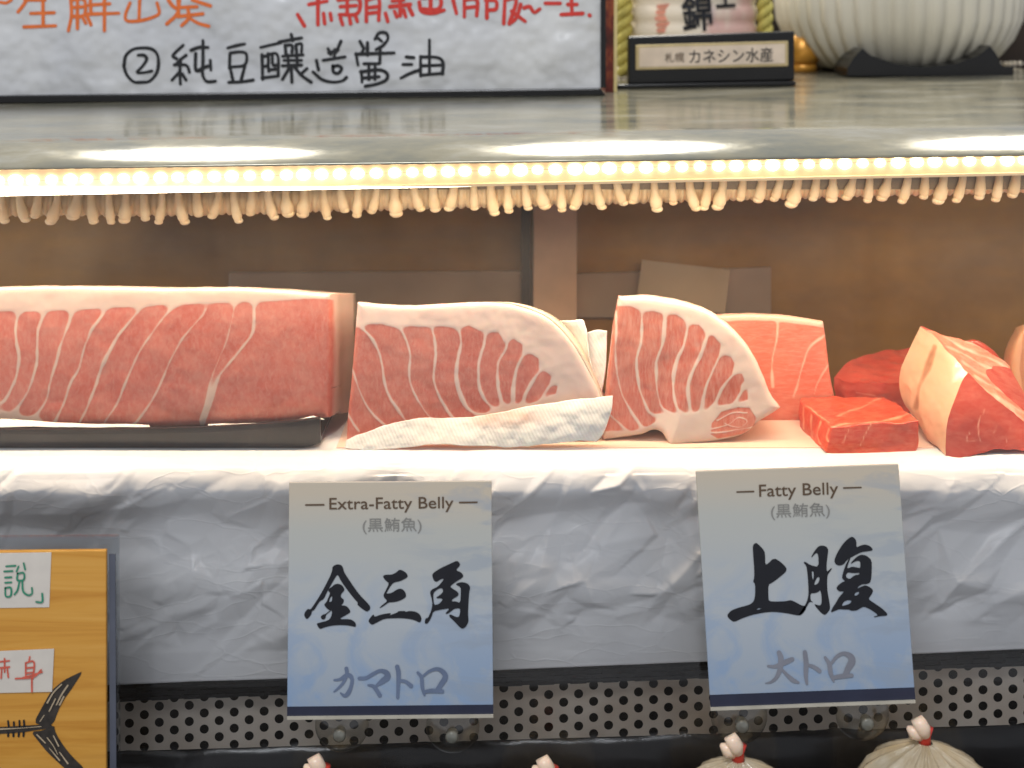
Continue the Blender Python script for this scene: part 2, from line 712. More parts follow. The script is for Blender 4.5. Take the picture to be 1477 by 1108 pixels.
# back of the case
m, nt, b = new_mat('brown glossy back')
n1 = noise_tex(nt, 6, 5, .62, (1, 1, 1.4))
n2 = noise_tex(nt, 40, 4, .6, (.25, 1, 2))
c = ramp(nt, n1, [(.3, srgb(140, 94, 30)), (.72, srgb(218, 156, 62))])
nt.links.new(mixc(nt, ramp(nt, n2, [(.4, (0, 0, 0)), (.8, (.35,) * 3)]), c, srgb(150, 116, 78)), b.inputs['Base Color'])
b.inputs['Roughness'].default_value = .34
M['back'] = m
w = MB()
w.box(-.47, .52, 1.125, 1.135, -.46, -.085)
bp = w.build('back_panel', M['back'], case)
w = MB()
w.quad_slab([(330, 394), (768, 392), (768, 458), (330, 460)], 1.115, .006)
M['rail'] = plain('blue grey rail', srgb(196, 168, 142), .3, .3, .2, 12)
bevel(w.build('door_rail', M['rail'], case), .001)
w = MB()
w.quad_slab([(832, 396), (1112, 386), (1112, 458), (832, 458)], 1.118, .004)
w.build('door_rail', M['rail'], case)
w = MB()
w.quad_slab([(769, 200), (832, 200), (832, 640), (769, 640)], 1.105, .017)
M['post'] = plain('pinkish wood post', srgb(240, 194, 158), .45, 0, .16, 25)
bevel(w.build('post', M['post'], case), .0012)
w = MB()
w.quad_slab([(752, 200), (765, 200), (765, 640), (752, 640)], 1.109, .012)
w.build('door_seal', plain('dark seal', srgb(52, 40, 34), .5), case)
w = MB()
w.box(-.47, .52, .885, 1.12, -.118, -.097)
w.build('coil_housing', plain('case ceiling', srgb(120, 105, 85), .4, .4), case)
w = MB()
w.box(-.47, .52, .93, 1.12, -.44, -.43)
w.build('case_floor', plain('case floor', srgb(60, 50, 42), .5), case)
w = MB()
w.quad_slab([(926, 375), (1053, 389), (1046, 452), (917, 442)], 1.112, .0005)  # added sheet stands in for a card's reflection in the front glass
tag(w.build('card_reflection_sheet', plain('beige card reflection', srgb(206, 176, 140), .6, 0, .1, 20), None), 'beige sheet standing in for a card reflection, set on the brown back of the case', 'paper')
# shelf under the paper
w = MB()
w.box(-.46, .5, .826, .932, ZS - .02, ZS - .004)
w.build('shelf_board', plain('shelf board', srgb(200, 180, 160), .5), case)
w = MB()
w.box(-.46, .5, .90, .93, -.44, ZS - .021)
w.build('shelf_support', plain('shelf support', srgb(70, 64, 58), .6), case)


# ------------------------------------------------------------------ crumpled paper over the shelf
def crumple(x, s):
    """height (m) of crumpled film: flat triangular facets with straight sharp creases at three sizes, drawn out along the drape's diagonals"""
    from mathutils.geometry import delaunay_2d_cdt
    r = np.random.RandomState(5)
    out = np.zeros_like(x)
    for size, hgt, ang, st in ((.036, .0052, .55, 2.0), (.018, .0023, .75, 1.8), (.0090, .00085, .3, 1.5)):
        ca, sa = math.cos(ang), math.sin(ang)
        u = (x * ca + s * -sa) / st
        v = (x * sa + s * ca) * st ** .3
        u0, u1, v0, v1 = u.min() - .05, u.max() + .05, v.min() - .05, v.max() + .05
        n = int((u1 - u0) * (v1 - v0) / size ** 2 * 1.6)
        pts = np.c_[r.uniform(u0, u1, n), r.uniform(v0, v1, n)]
        pts = np.vstack([pts, [(u0, v0), (u1, v0), (u1, v1), (u0, v1)]])
        vv, _, ff, _, _, _ = delaunay_2d_cdt([Vector(p) for p in pts], [], [], 0, 1e-6)
        vv = np.array([p[:] for p in vv])
        hh = r.normal(0, 1, len(vv)) * hgt
        fade = np.clip(.75 + .5 * np.sin(x * 17 + size * 400) * np.cos(s * 31 + x * 7), .25, 1.2)
        h = np.zeros_like(x)
        for f in ff:
            a_, b_, c_ = vv[list(f)]
            lo, hi = np.minimum(np.minimum(a_, b_), c_), np.maximum(np.maximum(a_, b_), c_)
            m_ = (u >= lo[0]) & (u <= hi[0]) & (v >= lo[1]) & (v <= hi[1])
            if not m_.any():
                continue
            d = (b_[1] - c_[1]) * (a_[0] - c_[0]) + (c_[0] - b_[0]) * (a_[1] - c_[1])
            if abs(d) < 1e-12:
                continue
            uu, vq = u[m_], v[m_]
            w0 = ((b_[1] - c_[1]) * (uu - c_[0]) + (c_[0] - b_[0]) * (vq - c_[1])) / d
            w1 = ((c_[1] - a_[1]) * (uu - c_[0]) + (a_[0] - c_[0]) * (vq - c_[1])) / d
            w2 = 1 - w0 - w1
            ok = (w0 >= -1e-6) & (w1 >= -1e-6) & (w2 >= -1e-6)
            t = h[m_]
            t[ok] = (w0 * hh[f[0]] + w1 * hh[f[1]] + w2 * hh[f[2]])[ok]
            h[m_] = t
        out += h * fade
    return out


NX, NS = 860, 260
xg = np.linspace(-.40, .43, NX)
sg = np.linspace(0, 1, NS)
X, S_ = np.meshgrid(xg, sg, indexing='ij')
Yp, Zp = np.zeros_like(X), np.zeros_like(X)
DOWN = np.zeros_like(X)
bot_py = 990 + (938 - 990) * ((X / .806 * F + CX) - 165) / (1477 - 165)
zb = -bot_py * .806 / F
for i in range(NX):
    zbi = zb[i, 0]
    ptsp = [(.935, ZS), (.86, ZS), (.828, ZS), (.820, ZS - .0012), (.8125, ZS - .005), (.808, ZS - .012), (.8075, ZS - .019),
            (.8135, ZS - .034), (.8125, ZS - .048), (.8045, ZS - .068), (.8060, zbi + .024), (.8065, zbi + .003), (.809, zbi), (.83, zbi - .001)]
    p = np.array(ptsp)
    q = smooth_line(p, NS)
    Yp[i], Zp[i] = q[:, 0], q[:, 1]
    DOWN[i] = np.clip((ZS - q[:, 1]) / (ZS - zbi), 0, 1)
H = crumple(X, DOWN * .115)
wgt = np.interp(DOWN, [0, .02, .10, .22, .72, .86, 1], [.03, .10, .6, 1, 1, .16, .06])
Hn = np.gradient(Yp, axis=1), np.gradient(Zp, axis=1)
ln = np.hypot(*Hn) + 1e-9
nY, nZ = -Hn[1] / ln, Hn[0] / ln          # outward normal (towards the viewer / up)
sgn = np.where(nZ + -nY > 0, 1, 1)
flip = np.where((DOWN[:, :] < .02) & (nZ < 0), -1, 1)
amp = 1.0 * wgt * H
oy = np.where(DOWN > .02, -amp, 0)
oz = np.where(DOWN <= .06, amp * .5, 0)
verts = np.stack([X, Yp + oy, Zp + oz], -1).reshape(-1, 3)
faces = [(i * NS + j, (i + 1) * NS + j, (i + 1) * NS + j + 1, i * NS + j + 1) for i in range(NX - 1) for j in range(NS - 1)]
m, nt, b = new_mat('crumpled white film')
n1 = noise_tex(nt, 12, 4)
nt.links.new(ramp(nt, n1, [(.3, srgb(236, 236, 237)), (.7, srgb(247, 246, 244))]), b.inputs['Base Color'])
b.inputs['Roughness'].default_value = .34
b.inputs['Specular IOR Level'].default_value = .5
vo = node(nt, 'ShaderNodeTexVoronoi', feature='DISTANCE_TO_EDGE', Scale=42.0)
tc = node(nt, 'ShaderNodeTexCoord')
mp = node(nt, 'ShaderNodeMapping')
mp.inputs['Rotation'].default_value = (0, -.65, 0)
mp.inputs['Scale'].default_value = (.55, .2, 1.5)
nt.links.new(tc.outputs['Object'], mp.inputs[0])
nz = node(nt, 'ShaderNodeTexNoise', Scale=26.0, Detail=3.0)
nt.links.new(mp.outputs[0], nz.inputs['Vector'])
dmix = node(nt, 'ShaderNodeMix', data_type='RGBA', blend_type='LINEAR_LIGHT')
dmix.inputs[0].default_value = .022
nt.links.new(mp.outputs[0], dmix.inputs[6])
nt.links.new(nz.outputs['Color'], dmix.inputs[7])
nt.links.new(dmix.outputs[2], vo.inputs['Vector'])
cr = ramp(nt, vo.outputs['Distance'], [(0, (1, 1, 1)), (.05, (.25,) * 3), (.16, (0, 0, 0))])
hh = mathn(nt, 'ADD', mathn(nt, 'MULTIPLY', cr, mathn(nt, 'SUBTRACT', n1, .2)), mathn(nt, 'MULTIPLY', noise_tex(nt, 150, 5, .6, (.5, 1, 1), (0, .6, 0)), .08))
bump(nt, b, hh, .4, .0012)
M['film'] = m
o = mesh_obj('crumpled_paper_cover', verts, faces, M['film'], None, True, recalc=False)
tag(o, 'crumpled white sheet covering the shelf under the fish and hanging over its front', 'paper cover')

w = MB()
w = MB()
w.box(P(486, 0, .84).x, .44, .8365, .931, ZS - .0006, ZS + .0007)
tag(bevel(w.build('shelf_sheet', plain('peach shelf sheet', srgb(236, 206, 184), .5, 0, .05, 30), None), .0003), 'thin peach sheet lying on the shelf under the right-hand fish pieces', 'sheet')

# black gasket and perforated steel strip under the shelf
ga = MB()
n = 90
for i in range(n):
    x0, x1 = -.40 + .83 * i / n, -.40 + .83 * (i + 1) / n
    for k in range(3):
        zc = lambda x: -(990 - 52 * ((x / .816 * F + CX) - 165) / 1312) * .816 / F
        a, c_ = zc(x0), zc(x1)
        t0, t1 = -.0005 - .0027 * k, -.0005 - .0027 * (k + 1) + .0006
        d = .0008 * ((i + k) % 2)
        ga.add([(x0, .8145 - d, a + t0), (x1, .8145 - d, c_ + t0), (x1, .8145 - d, c_ + t1), (x0, .8145 - d, a + t1),
                (x0, .829, a + t0), (x1, .829, c_ + t0), (x1, .829, c_ + t1), (x0, .829, a + t1)],
               [(0, 1, 2, 3), (4, 5, 1, 0), (3, 2, 6, 7), (0, 3, 7, 4), (1, 5, 6, 2), (4, 7, 6, 5)])
tag(ga.build('rubber_gasket', M['black_matt'], None), 'black ribbed rubber strip between crumpled sheet and perforated steel', 'gasket')

YP = .822


def strip_top(px):
    return 1000 - (1000 - 961) * (px - 165) / 1312


pv, pf = [], []
CWX, CHY, HR = 21.6, 23.3, 6.6
STRIP_H = 84
col0 = -8
for cidx in range(col0, 78):
    cx0 = 165 + cidx * CWX
    for r_ in range(-1, 5):
        cy = r_ * CHY + (CHY / 2 if cidx % 2 else 0) + 9
        def vtx(dx, dy):
            yy = min(STRIP_H, max(0, cy + dy))
            px = cx0 + dx
            return P(px, strip_top(px) + yy, YP)
        if cy + CHY / 2 <= 0 or cy - CHY / 2 >= STRIP_H:
            continue
        n0 = len(pv)
        K = 20
        sq = []
        for k in range(K):
            a = 2 * math.pi * k / K + math.pi / 4
            ca, sa = math.cos(a), math.sin(a)
            t = 1 / max(abs(ca), abs(sa))
            sq.append((ca * t * CWX / 2, sa * t * CHY / 2))
            pv.append(vtx(HR * ca, HR * sa))
        for a_, b_ in sq:
            pv.append(vtx(a_, b_))
        for k in range(K):
            l = (k + 1) % K
            pf.append((n0 + k, n0 + l, n0 + K + l, n0 + K + k))
m, nt, b = new_mat('perforated steel')
n1 = noise_tex(nt, 9, 4, .6)
nt.links.new(ramp(nt, n1, [(.3, srgb(176, 152, 128)), (.7, srgb(232, 224, 212))]), b.inputs['Base Color'])
b.inputs['Metallic'].default_value = .1
b.inputs['Roughness'].default_value = .42
M['perf'] = m
pe = mesh_obj('perforated_strip', pv, pf, M['perf'], None, False)
tag(pe, 'steel strip with staggered rows of round holes below the shelf', 'vent grille')
w = MB()
w.box(-.47, .52, .845, .85, -.60, -.385)
tag(w.build('dark_recess', plain('dark recess', srgb(30, 25, 22), .7, 0, .3, 10), None), kind='structure')
w = MB()
w.box(-.5, .55, .60, .845, -.475, -.465)
tag(w.build('lower_counter', plain('lower counter', srgb(30, 28, 28), .35, 0, .3, 20), None), kind='structure')
# rolled black bag edge below the strip
w = MB()
vs, fs = [], []
for i in range(160):
    x = -.40 + .83 * i / 159
    for k in range(9):
        a = math.pi * k / 8
        r = .018 + .002 * relief(x, k * .02, 0, 35, 8)
        zt = -(1113 - 40 * ((x / .82 * F + CX) - 165) / 1312) * .82 / F
        vs.append((x, .826 - r * math.sin(a) * .5, zt - .006 + r * math.cos(a)))
for i in range(159):
    for k in range(8):
        fs.append((i * 9 + k, i * 9 + 9 + k, i * 9 + 10 + k, i * 9 + k + 1))
tag(mesh_obj('black_liner', vs, fs, plain('black plastic liner', srgb(22, 22, 24), .22, 0, .2, 40, bumps=.3), None),
    'black plastic liner rolled along the bottom of the perforated steel', 'liner')

# ------------------------------------------------------------------ LED strip light
led = thing('led_strip_light', 'glowing warm strip light under the front edge of the top plate', 'strip light', P(738, 250, .836))


def ledy(px):
    return 258 - 30 * px / 1477


def led_bar(name, dy0, dy1, Y0, Y1, mat):
    w = MB()
    for i in range(40):
        a, c_ = -110 + 43 * i, -110 + 43 * (i + 1)
        v = []
        for p_ in (a, c_):
            for Y in (Y0, Y1):
                for d in (dy0, dy1):
                    q = P(p_, ledy(p_) + d, Y0)
                    v.append((q.x, Y, q.z))
        w.add(v, [(0, 1, 5, 4), (2, 6, 7, 3), (0, 4, 6, 2), (1, 3, 7, 5)] + ([(0, 2, 3, 1)] if i == 0 else []) + ([(4, 5, 7, 6)] if i == 39 else []))
    return w.build(name, mat, led)


led_bar('housing', -27, -16, .829, .85, M['steel'])
led_bar('diffuser', -15.5, 21, .838, .848, emitter('warm diffuser', srgb(255, 184, 92), .5))
led_bar('lower_rim', 21.5, 25, .833, .849, emitter('rim glow', srgb(255, 196, 104), .5))
chip_m = emitter('led chip', srgb(255, 228, 165), 11)
w = MB()
w.sphere((0, 0, 0), .0027, 12, 8, (1.2, .5, 1))
chip = w.build('led_chip', chip_m, None, True)
NCH = 60
for i in range(NCH):
    px = -30 + i * 26
    c2 = chip if i == 0 else chip.copy()
    if i:
        COL.objects.link(c2)
    c2.parent = led
    k_ = rng.uniform(.85, 1.2)
    c2.scale = (k_ * 1.1, 1, k_)
    c2.location = P(px + rng.uniform(-1.5, 1.5), ledy(px) + 3, .8374) - led.location
la = lamp('strip_light_output', 'AREA', P(738, ledy(738) + 29, .828), P(738, ledy(738) + 29, .828) + Vector((0, .02, -.2)), 1.6, (1, .79, .56), .95, .012, spread=168)
la.parent = None

# ------------------------------------------------------------------ frosted cooling coil
m, nt, b = new_mat('thick frost')
n1 = noise_tex(nt, 120, 4)
nt.links.new(ramp(nt, n1, [(.3, srgb(232, 208, 168)), (.7, srgb(242, 224, 190))]), b.inputs['Base Color'])
b.inputs['Roughness'].default_value = .5
b.inputs['Subsurface Weight'].default_value = .3
b.inputs['Subsurface Radius'].default_value = (.005, .004, .003)
bump(nt, b, noise_tex(nt, 400, 4), .3, .0006)
M['frost'] = m
coil = thing('cooling_coil', 'frosted cooling pipe with a row of cream finger-like frosted fins under the strip light', 'cooling coil', P(738, 290, .885))


def fiy(px):
    return 318 - 34 * max(0, px - 250) / 1227


vs, fs = [], []
NR = 1500
for i in range(NR):
    px = -100 + 1660 * i / (NR - 1)
    q = P(px, fiy(px) - 27, .8955)
    r_ = .0078 + .0016 * abs(math.sin(px / 10.5 * math.pi / 1.0 + .5 * math.sin(px * .07))) ** .7 + .0007 * relief(q.x, 0, 0, 140, 3)
    for k in range(14):
        a_ = 2 * math.pi * k / 14
        vs.append((q.x, q.y + r_ * math.cos(a_), q.z + r_ * math.sin(a_)))
fs = [(i * 14 + k, i * 14 + (k + 1) % 14, i * 14 + 14 + (k + 1) % 14, i * 14 + 14 + k) for i in range(NR - 1) for k in range(14)]
mesh_obj('frost_rings', vs, fs, M['frost'], coil, True)
w = MB()
w.tube([P(-100, fiy(-100) - 25, .893), P(250, fiy(250) - 25, .893), P(1560, fiy(1560) - 25, .893)], .005, 10)
w.build('pipe', M['steel'], coil, True)
px = -24
k = 0
while px < 1505:
    if k < 62:
        y1 = fiy(px) + rng.uniform(-7, 5)
        bend = rng.choice([-1, 1, 1]) * rng.uniform(.1, 1.0)
        if px > 1000:
            bend = -abs(bend)
        t = np.linspace(0, 1, 9)
        xs_ = px + bend * 11 * np.clip(t - .45, 0, 1) ** 1.3 * 2 + (px - 700) * .0 + rng.uniform(-2, 2)
        ys_ = fiy(px) - 62 + (y1 - fiy(px) + 62) * t
        r_ = rng.uniform(.9, 1.15) * np.array([4.4, 4.5, 4.8, 5.2, 5.6, 6.2, 7.2, 7.6, 4.6])
        if rng.rand() < .3:
            r_[6:] *= 1.25
        w = MB()
        w.tube([P(a, b_, .881 + .003 * tt) for a, b_, tt in zip(xs_, ys_, t)], list(r_ * .881 / F), 10)
        w.sphere(P(xs_[-1], ys_[-1] - 2, .884), r_[-2] * .9 * .881 / F, 10, 6, (1.05, .9, .7))
        w.build('frosted_fin', M['frost'], coil, True)
    px += 26.3 + rng.uniform(-3, 3)
    k += 1

# ------------------------------------------------------------------ fish
LEAN, LEAN2, FAT = srgb(201, 98, 80), srgb(217, 130, 110), srgb(236, 210, 196)
M['belly'] = meat('belly flesh', LEAN, LEAN2, FAT, (1, 1, .45), (0, .5, 0), .38)
M['loin'] = meat('loin flesh', LEAN, LEAN2, srgb(226, 196, 178), (1, 1, .6), (0, .3, 0), .42, 420)  # fat duller than belly flesh: glass reflection over the loin put into colour
M['belly2'] = meat('pale belly flesh', srgb(208, 98, 74), srgb(222, 130, 104), srgb(242, 216, 198), (1.4, 1, .3), (0, .55, 0), .55, 420)
M['orange_flesh'] = meat('orange flesh', srgb(214, 102, 76), srgb(226, 126, 98), srgb(240, 192, 166), (.3, 1, 1.5), (0, -.35, 0), .5, 460)
M['pink_flesh'] = meat('marbled pink flesh', srgb(222, 116, 90), srgb(232, 146, 116), srgb(244, 200, 172), (.3, 1, 1.5), (0, -.6, 0), .75, 300)
M['red_flesh'] = meat('red flesh', srgb(206, 60, 36), srgb(220, 84, 52), srgb(240, 176, 140), (.5, 1, 1.6), (0, .4, 0), .45, 420)
M['deep_red'] = meat('deep red flesh', srgb(188, 58, 40), srgb(206, 84, 62), srgb(226, 150, 124), (.4, 1, 1.4), (0, .5, 0), .4, 300, .28)
M['rind'] = meat('pale rind', srgb(170, 118, 84), srgb(190, 136, 100), srgb(236, 190, 152), (1.5, 1, .3), (0, .3, 0), .4, 150)
M['tan'] = meat('tan flesh', srgb(176, 112, 74), srgb(196, 132, 92), srgb(216, 162, 120), (1.5, 1, .3), (0, .3, 0), .4, 150)
M['skin'] = plain('silvery belly skin', srgb(232, 210, 184), .3, 0, .06, 40)

# long belly loin on the left, in its black tray
Z6 = lambda l: unz(l, 1385 / 300, (0, 400))
Z7 = lambda l: unz(l, 1108 / 260, (260, 400))
sept1 = [(Z6(l), hw) for l, hw in (
    ([(-60, 250), (-80, 450), (-90, 650), (-140, 800)], 2.4),
    ([(120, 250), (105, 330), (110, 450), (125, 540), (110, 650), (70, 760), (30, 825), (-20, 845)], 2.4),
    ([(288, 262), (255, 360), (250, 470), (245, 570), (215, 680), (170, 790), (105, 890)], 2.3),
    ([(475, 260), (430, 380), (395, 470), (375, 560), (340, 690), (300, 830), (215, 955)], 2.3),
    ([(690, 240), (610, 350), (560, 470), (520, 610), (460, 730), (420, 850), (365, 965)], 2.2),
    ([(910, 235), (800, 370), (720, 510), (660, 650), (600, 820), (530, 970)], 2.0),
    ([(1170, 170), (1040, 330), (940, 480), (860, 650), (790, 810), (700, 970)], 1.7),
    ([(1350, 250), (1230, 390), (1130, 560), (1060, 730), (970, 890), (890, 975)], 1.5))]
sept1 += [(Z7([(330, 190), (290, 380), (205, 590), (160, 760), (130, 880)]), .5),
          (Z7([(455, 170), (445, 330), (370, 440), (270, 570), (210, 690), (170, 800), (140, 900), (130, 960)]), 2.2)]
lean1 = [(-90, 449), (60, 449), (110, 447), (150, 444), (200, 443), (235, 440), (300, 438), (340, 436), (400, 434), (440, 431), (500, 432), (500, 640), (300, 640), (100, 640), (60, 606), (0, 592), (-90, 592)]
S = coons([(-90, 418, .852), (0, 414.5, .852), (60, 413, .852), (150, 413.5, .852), (250, 415.5, .852), (330, 415, .852), (400, 418, .852), (476, 424, .852)],
          [(476, 424, .852), (477, 500, .852), (475, 602, .852)],
          [(-90, 612, .852), (100, 616, .852), (230, 616, .852), (300, 614, .852), (400, 609, .852), (475, 602, .852)],
          [(-90, 418, .852), (-90, 612, .852)], 330, 116)
t1 = thing('tuna_loin', 'long pink loin with slanting white stripes lying in a black tray', 'tuna loin', P(200, 614, .87), 'tuna pieces on the shelf')
sept1 = [([(l[0][0] + (l[0][0] - l[1][0]) * .15, l[0][1] - 8)] + list(l), h) for l, h in sept1]
slab('flesh', S, (.0105, .047, -.0094), fat_field([lean1], sept1, 13), M['loin'], t1, sidefat=lambda p, t: .95 if p[1] < 428 else (.8 if p[0] > 470 else .4), seed=1, back_scale=1.0)
tray = thing('serving_tray', 'low black tray under the long loin at the left', 'tray', P(200, 652, .84))
w = MB()
pr = [(-120, 0), (300, 0), (440, -3), (472, -11)]
yt = [(-120, 619), (0, 618), (150, 618), (300, 615), (400, 609), (462, 602)]
lo = smooth_line([(-120, 652), (300, 652), (420, 651), (462, 640)], 40)
hi = smooth_line(yt, 40)
vs, fs = [], []
for (a, y0), (c_, y1) in zip(hi, lo):
    q0, q1 = P(a, y0, .834), P(c_, y1, .834)
    q1.z = max(q1.z, ZS + .0006)
    prf = [(q1.x, .90, q1.z), (q1.x, .836, q1.z), (q0.x, .8325, q0.z - .003), (q0.x, .8318, q0.z), (q0.x, .8335, q0.z + .0006), (q0.x, .836, q0.z - .002), (q0.x, .838, q1.z + .003), (q0.x, .90, q1.z + .003)]
    vs += prf
for i in range(39):
    for k in range(8):
        l = (k + 1) % 8
        fs.append((i * 8 + k, i * 8 + 8 + k, i * 8 + 8 + l, i * 8 + l))
fs += [tuple(range(8)), tuple(39 * 8 + k for k in range(8))[::-1]]
mesh_obj('tray_body', vs, fs, M['black'], tray, False)
# scraps of white paper along the tray rim
PT = None
m, nt, b = new_mat('paper towel')
n1 = noise_tex(nt, 30, 4)
nt.links.new(ramp(nt, n1, [(.3, srgb(234, 230, 220)), (.7, srgb(246, 244, 236))]), b.inputs['Base Color'])
b.inputs['Roughness'].default_value = .85
b.inputs['Subsurface Weight'].default_value = .2
b.inputs['Subsurface Radius'].default_value = (.003, .002, .0015)
tc = node(nt, 'ShaderNodeTexCoord')
mp = node(nt, 'ShaderNodeMapping')
mp.inputs['Rotation'].default_value = (0, .5, 0)
nt.links.new(tc.outputs['Object'], mp.inputs[0])
wv = node(nt, 'ShaderNodeTexWave', Scale=160.0, Distortion=1.5)
wv.inputs['Detail'].default_value = 2
nt.links.new(mp.outputs[0], wv.inputs[0])
bump(nt, b, wv.outputs['Fac'], .16, .0004)
M['towel'] = m
m2 = m.copy()
m2.name = 'stained paper towel'
nt = m2.node_tree
b = nt.nodes['Principled BSDF']
st = noise_tex(nt, 22, 4, .6, (1, 1, 2))
at = node(nt, 'ShaderNodeAttribute', attribute_name='stain')
base = b.inputs['Base Color'].links[0].from_socket
nt.links.new(mixc(nt, mathn(nt, 'MULTIPLY', at.outputs['Fac'], ramp(nt, st, [(.35, (0, 0, 0)), (.62, (1, 1, 1))])), base, srgb(226, 158, 112)), b.inputs['Base Color'])
M['towel_stained'] = m2
S = coons([(300, 613, .8445), (340, 612, .8445), (400, 609, .8445), (430, 606, .8445), (452, 601, .8445)], [(452, 601, .8445), (468, 606, .838)],
          [(300, 616, .8375), (400, 612.5, .8375), (440, 609, .8375), (468, 606, .838)], [(300, 613, .8445), (300, 616, .8375)], 40, 8)
tag(cloth('paper_liner', S, M['towel'], None, .0006, .0004, 3), 'thin white paper edge sticking out over right end of black tray rim', 'paper liner', 'paper scraps on the black tray')
S = coons([(-40, 606, .8445), (10, 605, .8445), (60, 609, .8445), (110, 611, .8445), (215, 614, .8445)], [(215, 614, .8445), (216, 617, .8375)],
          [(-40, 617, .8375), (60, 616.5, .8375), (216, 617, .8375)], [(-40, 606, .8445), (-40, 617, .8375)], 60, 8)
tag(cloth('paper_liner', S, M['towel'], None, .0006, .0004, 9), 'thin white paper edge sticking out over left end of black tray rim', 'paper liner', 'paper scraps on the black tray')

# second piece: fan-striped belly with rounded skin side
Z5 = lambda l: unz(l, 1477 / 420, (480, 380))
sept2 = [(Z5(l), hw) for l, hw in (
    ([(60, 740), (130, 850)], 1.2),
    ([(95, 530), (140, 660), (200, 760), (270, 830), (300, 860)], 1.9),
    ([(150, 330), (215, 410), (250, 520), (275, 650), (330, 740), (380, 810), (420, 860)], 1.9),
    ([(345, 325), (385, 430), (390, 560), (410, 650), (450, 730), (500, 790), (550, 850)], 1.9),
    ([(500, 320), (520, 430), (512, 560), (530, 650), (570, 730), (615, 790)], 2.2),
    ([(632, 310), (650, 400), (630, 500), (630, 600), (660, 700), (700, 750), (760, 775)], 2.4),
    ([(785, 300), (770, 400), (740, 510), (740, 610), (770, 690), (830, 750)], 2.5),
    ([(885, 345), (880, 430), (840, 500), (835, 610), (850, 690), (872, 735)], 2.6),
    ([(990, 425), (940, 520), (920, 610), (912, 730)], 2.6),
    ([(1070, 515), (1020, 590), (980, 660), (955, 735)], 2.4),
    ([(1125, 590), (1080, 650), (1060, 700)], 2.0))]
lean2 = Z5([(40, 300), (120, 322), (190, 308), (250, 310), (330, 328), (400, 318), (480, 322), (560, 318), (640, 330), (690, 316), (745, 340), (800, 348), (840, 348), (868, 390), (920, 383), (962, 410),
            (970, 450), (1010, 462), (1045, 483), (1048, 525), (1090, 555), (1112, 572), (1110, 600), (1142, 622), (1132, 660), (1100, 668), (1060, 692), (1000, 712), (930, 716), (865, 716), (800, 745), (760, 765), (700, 800), (600, 900), (400, 960), (-40, 980), (20, 700)])
YB = .846
S = coons([(516, 436, YB), (560, 440, YB), (600, 441, YB), (650, 438, YB), (700, 436, YB), (738, 439, YB)],
          [(738, 439, YB), (775, 451, YB), (800, 467, YB), (825, 495, YB), (846, 530, YB), (866, 573, YB), (866, 610, YB), (860, 632, YB)],
          [(500, 639, YB), (600, 640, YB), (760, 638, YB), (860, 632, YB)],
          [(516, 436, YB), (511, 500, YB), (507, 550, YB), (502, 600, YB), (500, 639, YB)], 210, 130)
t2 = thing('tuna_belly', 'broad pale belly piece with fan of white stripes, right of the long loin', 'tuna belly', P(690, 640, .86), 'tuna pieces on the shelf')
slab('flesh', S, (.0045, .042, -.0088), fat_field([lean2], sept2, 8), M['belly'], t2, sidefat=lambda p, t: 1.0 if p[0] > 530 else .35, seed=2)
# the thin skin along its rounded back
arc = smooth_line([(690, 435.2), (738, 438), (776, 450), (801, 466), (826, 494), (847, 529), (867, 573)], 50)
vs, fs = [], []
for i, (a, c_) in enumerate(arc):
    e = min(1, i / 24)
    q = P(a, c_, YB + .0019)
    t = np.gradient(arc, axis=0)[i]
    nrm = Vector((-(-t[1]), 0, -(-t[0]) * 1)).normalized() if True else None
    nrm = Vector((-t[1] * -1, 0, t[0])).normalized()
    o1 = q + nrm * .0009 * e
    back = Vector((.0045, .040, -.0088))
    q = q - nrm * .0012 * e
    vs += [q, o1, o1 + back * .5 + nrm * .0006 * e, o1 + back, q + back]
for i in range(49):
    for k in range(5):
        l = (k + 1) % 5
        fs.append((i * 5 + k, i * 5 + 5 + k, i * 5 + 5 + l, i * 5 + l))
mesh_obj('skin', vs, fs, M['skin'], t2)

# paper towel in front of the second piece
S = coons([(500, 635, .8375), (530, 622, .838), (590, 605, .8395), (650, 603.5, .840), (700, 598, .840), (760, 587, .8395), (820, 578, .839), (884, 571, .838)],
          [(884, 571, .838), (882, 590, .836), (871, 622, .835), (860, 637, .836)],
          [(497, 646.5, .835), (560, 648, .834), (640, 640.5, .8335), (735, 645.5, .8335), (790, 640, .8335), (840, 635, .8345), (860, 637, .836)],
          [(500, 635, .8375), (497, 646.5, .835)], 120, 34)
tw = cloth('paper_towel', S, M['towel_stained'], None, .0013, .0006, 4)
p_ = S.reshape(-1, 3)
at = tw.data.attributes.new('stain', 'FLOAT', 'POINT')
# vertices may be reordered by welding: evaluate from position
stv = []
for v in tw.data.vertices:
    a, b_ = CX + v.co.x / v.co.y * F, -v.co.z / v.co.y * F
    stv.append(math.exp(-(((a - 735) / 55) ** 2 + ((b_ - 602) / 16) ** 2)))
at.data.foreach_set('value', np.array(stv, dtype=np.float32))
tag(tw, 'folded white paper towel with orange stain along foot of the fan-striped belly', 'paper towel')
S = coons([(806, 463, .875), (822, 462, .870), (840, 460, .868), (846, 474, .866)], [(846, 474, .866), (852, 520, .860), (866, 562, .855)],
          [(850, 560, .872), (866, 562, .855)], [(806, 463, .875), (825, 500, .878), (850, 560, .872)], 40, 40)
tag(cloth('paper_towel', S, M['towel'], None, .0012, .0006, 5), 'bright white towel fold sticking up highest behind the fan-striped belly', 'paper towel', 'towel folds between the striped pieces')
S = coons([(846, 480, .868), (862, 476, .864), (876, 478, .862)], [(876, 478, .862), (874, 530, .860), (866, 585, .858)],
          [(850, 570, .866), (866, 585, .858)], [(846, 480, .868), (850, 520, .868), (850, 570, .866)], 30, 40)
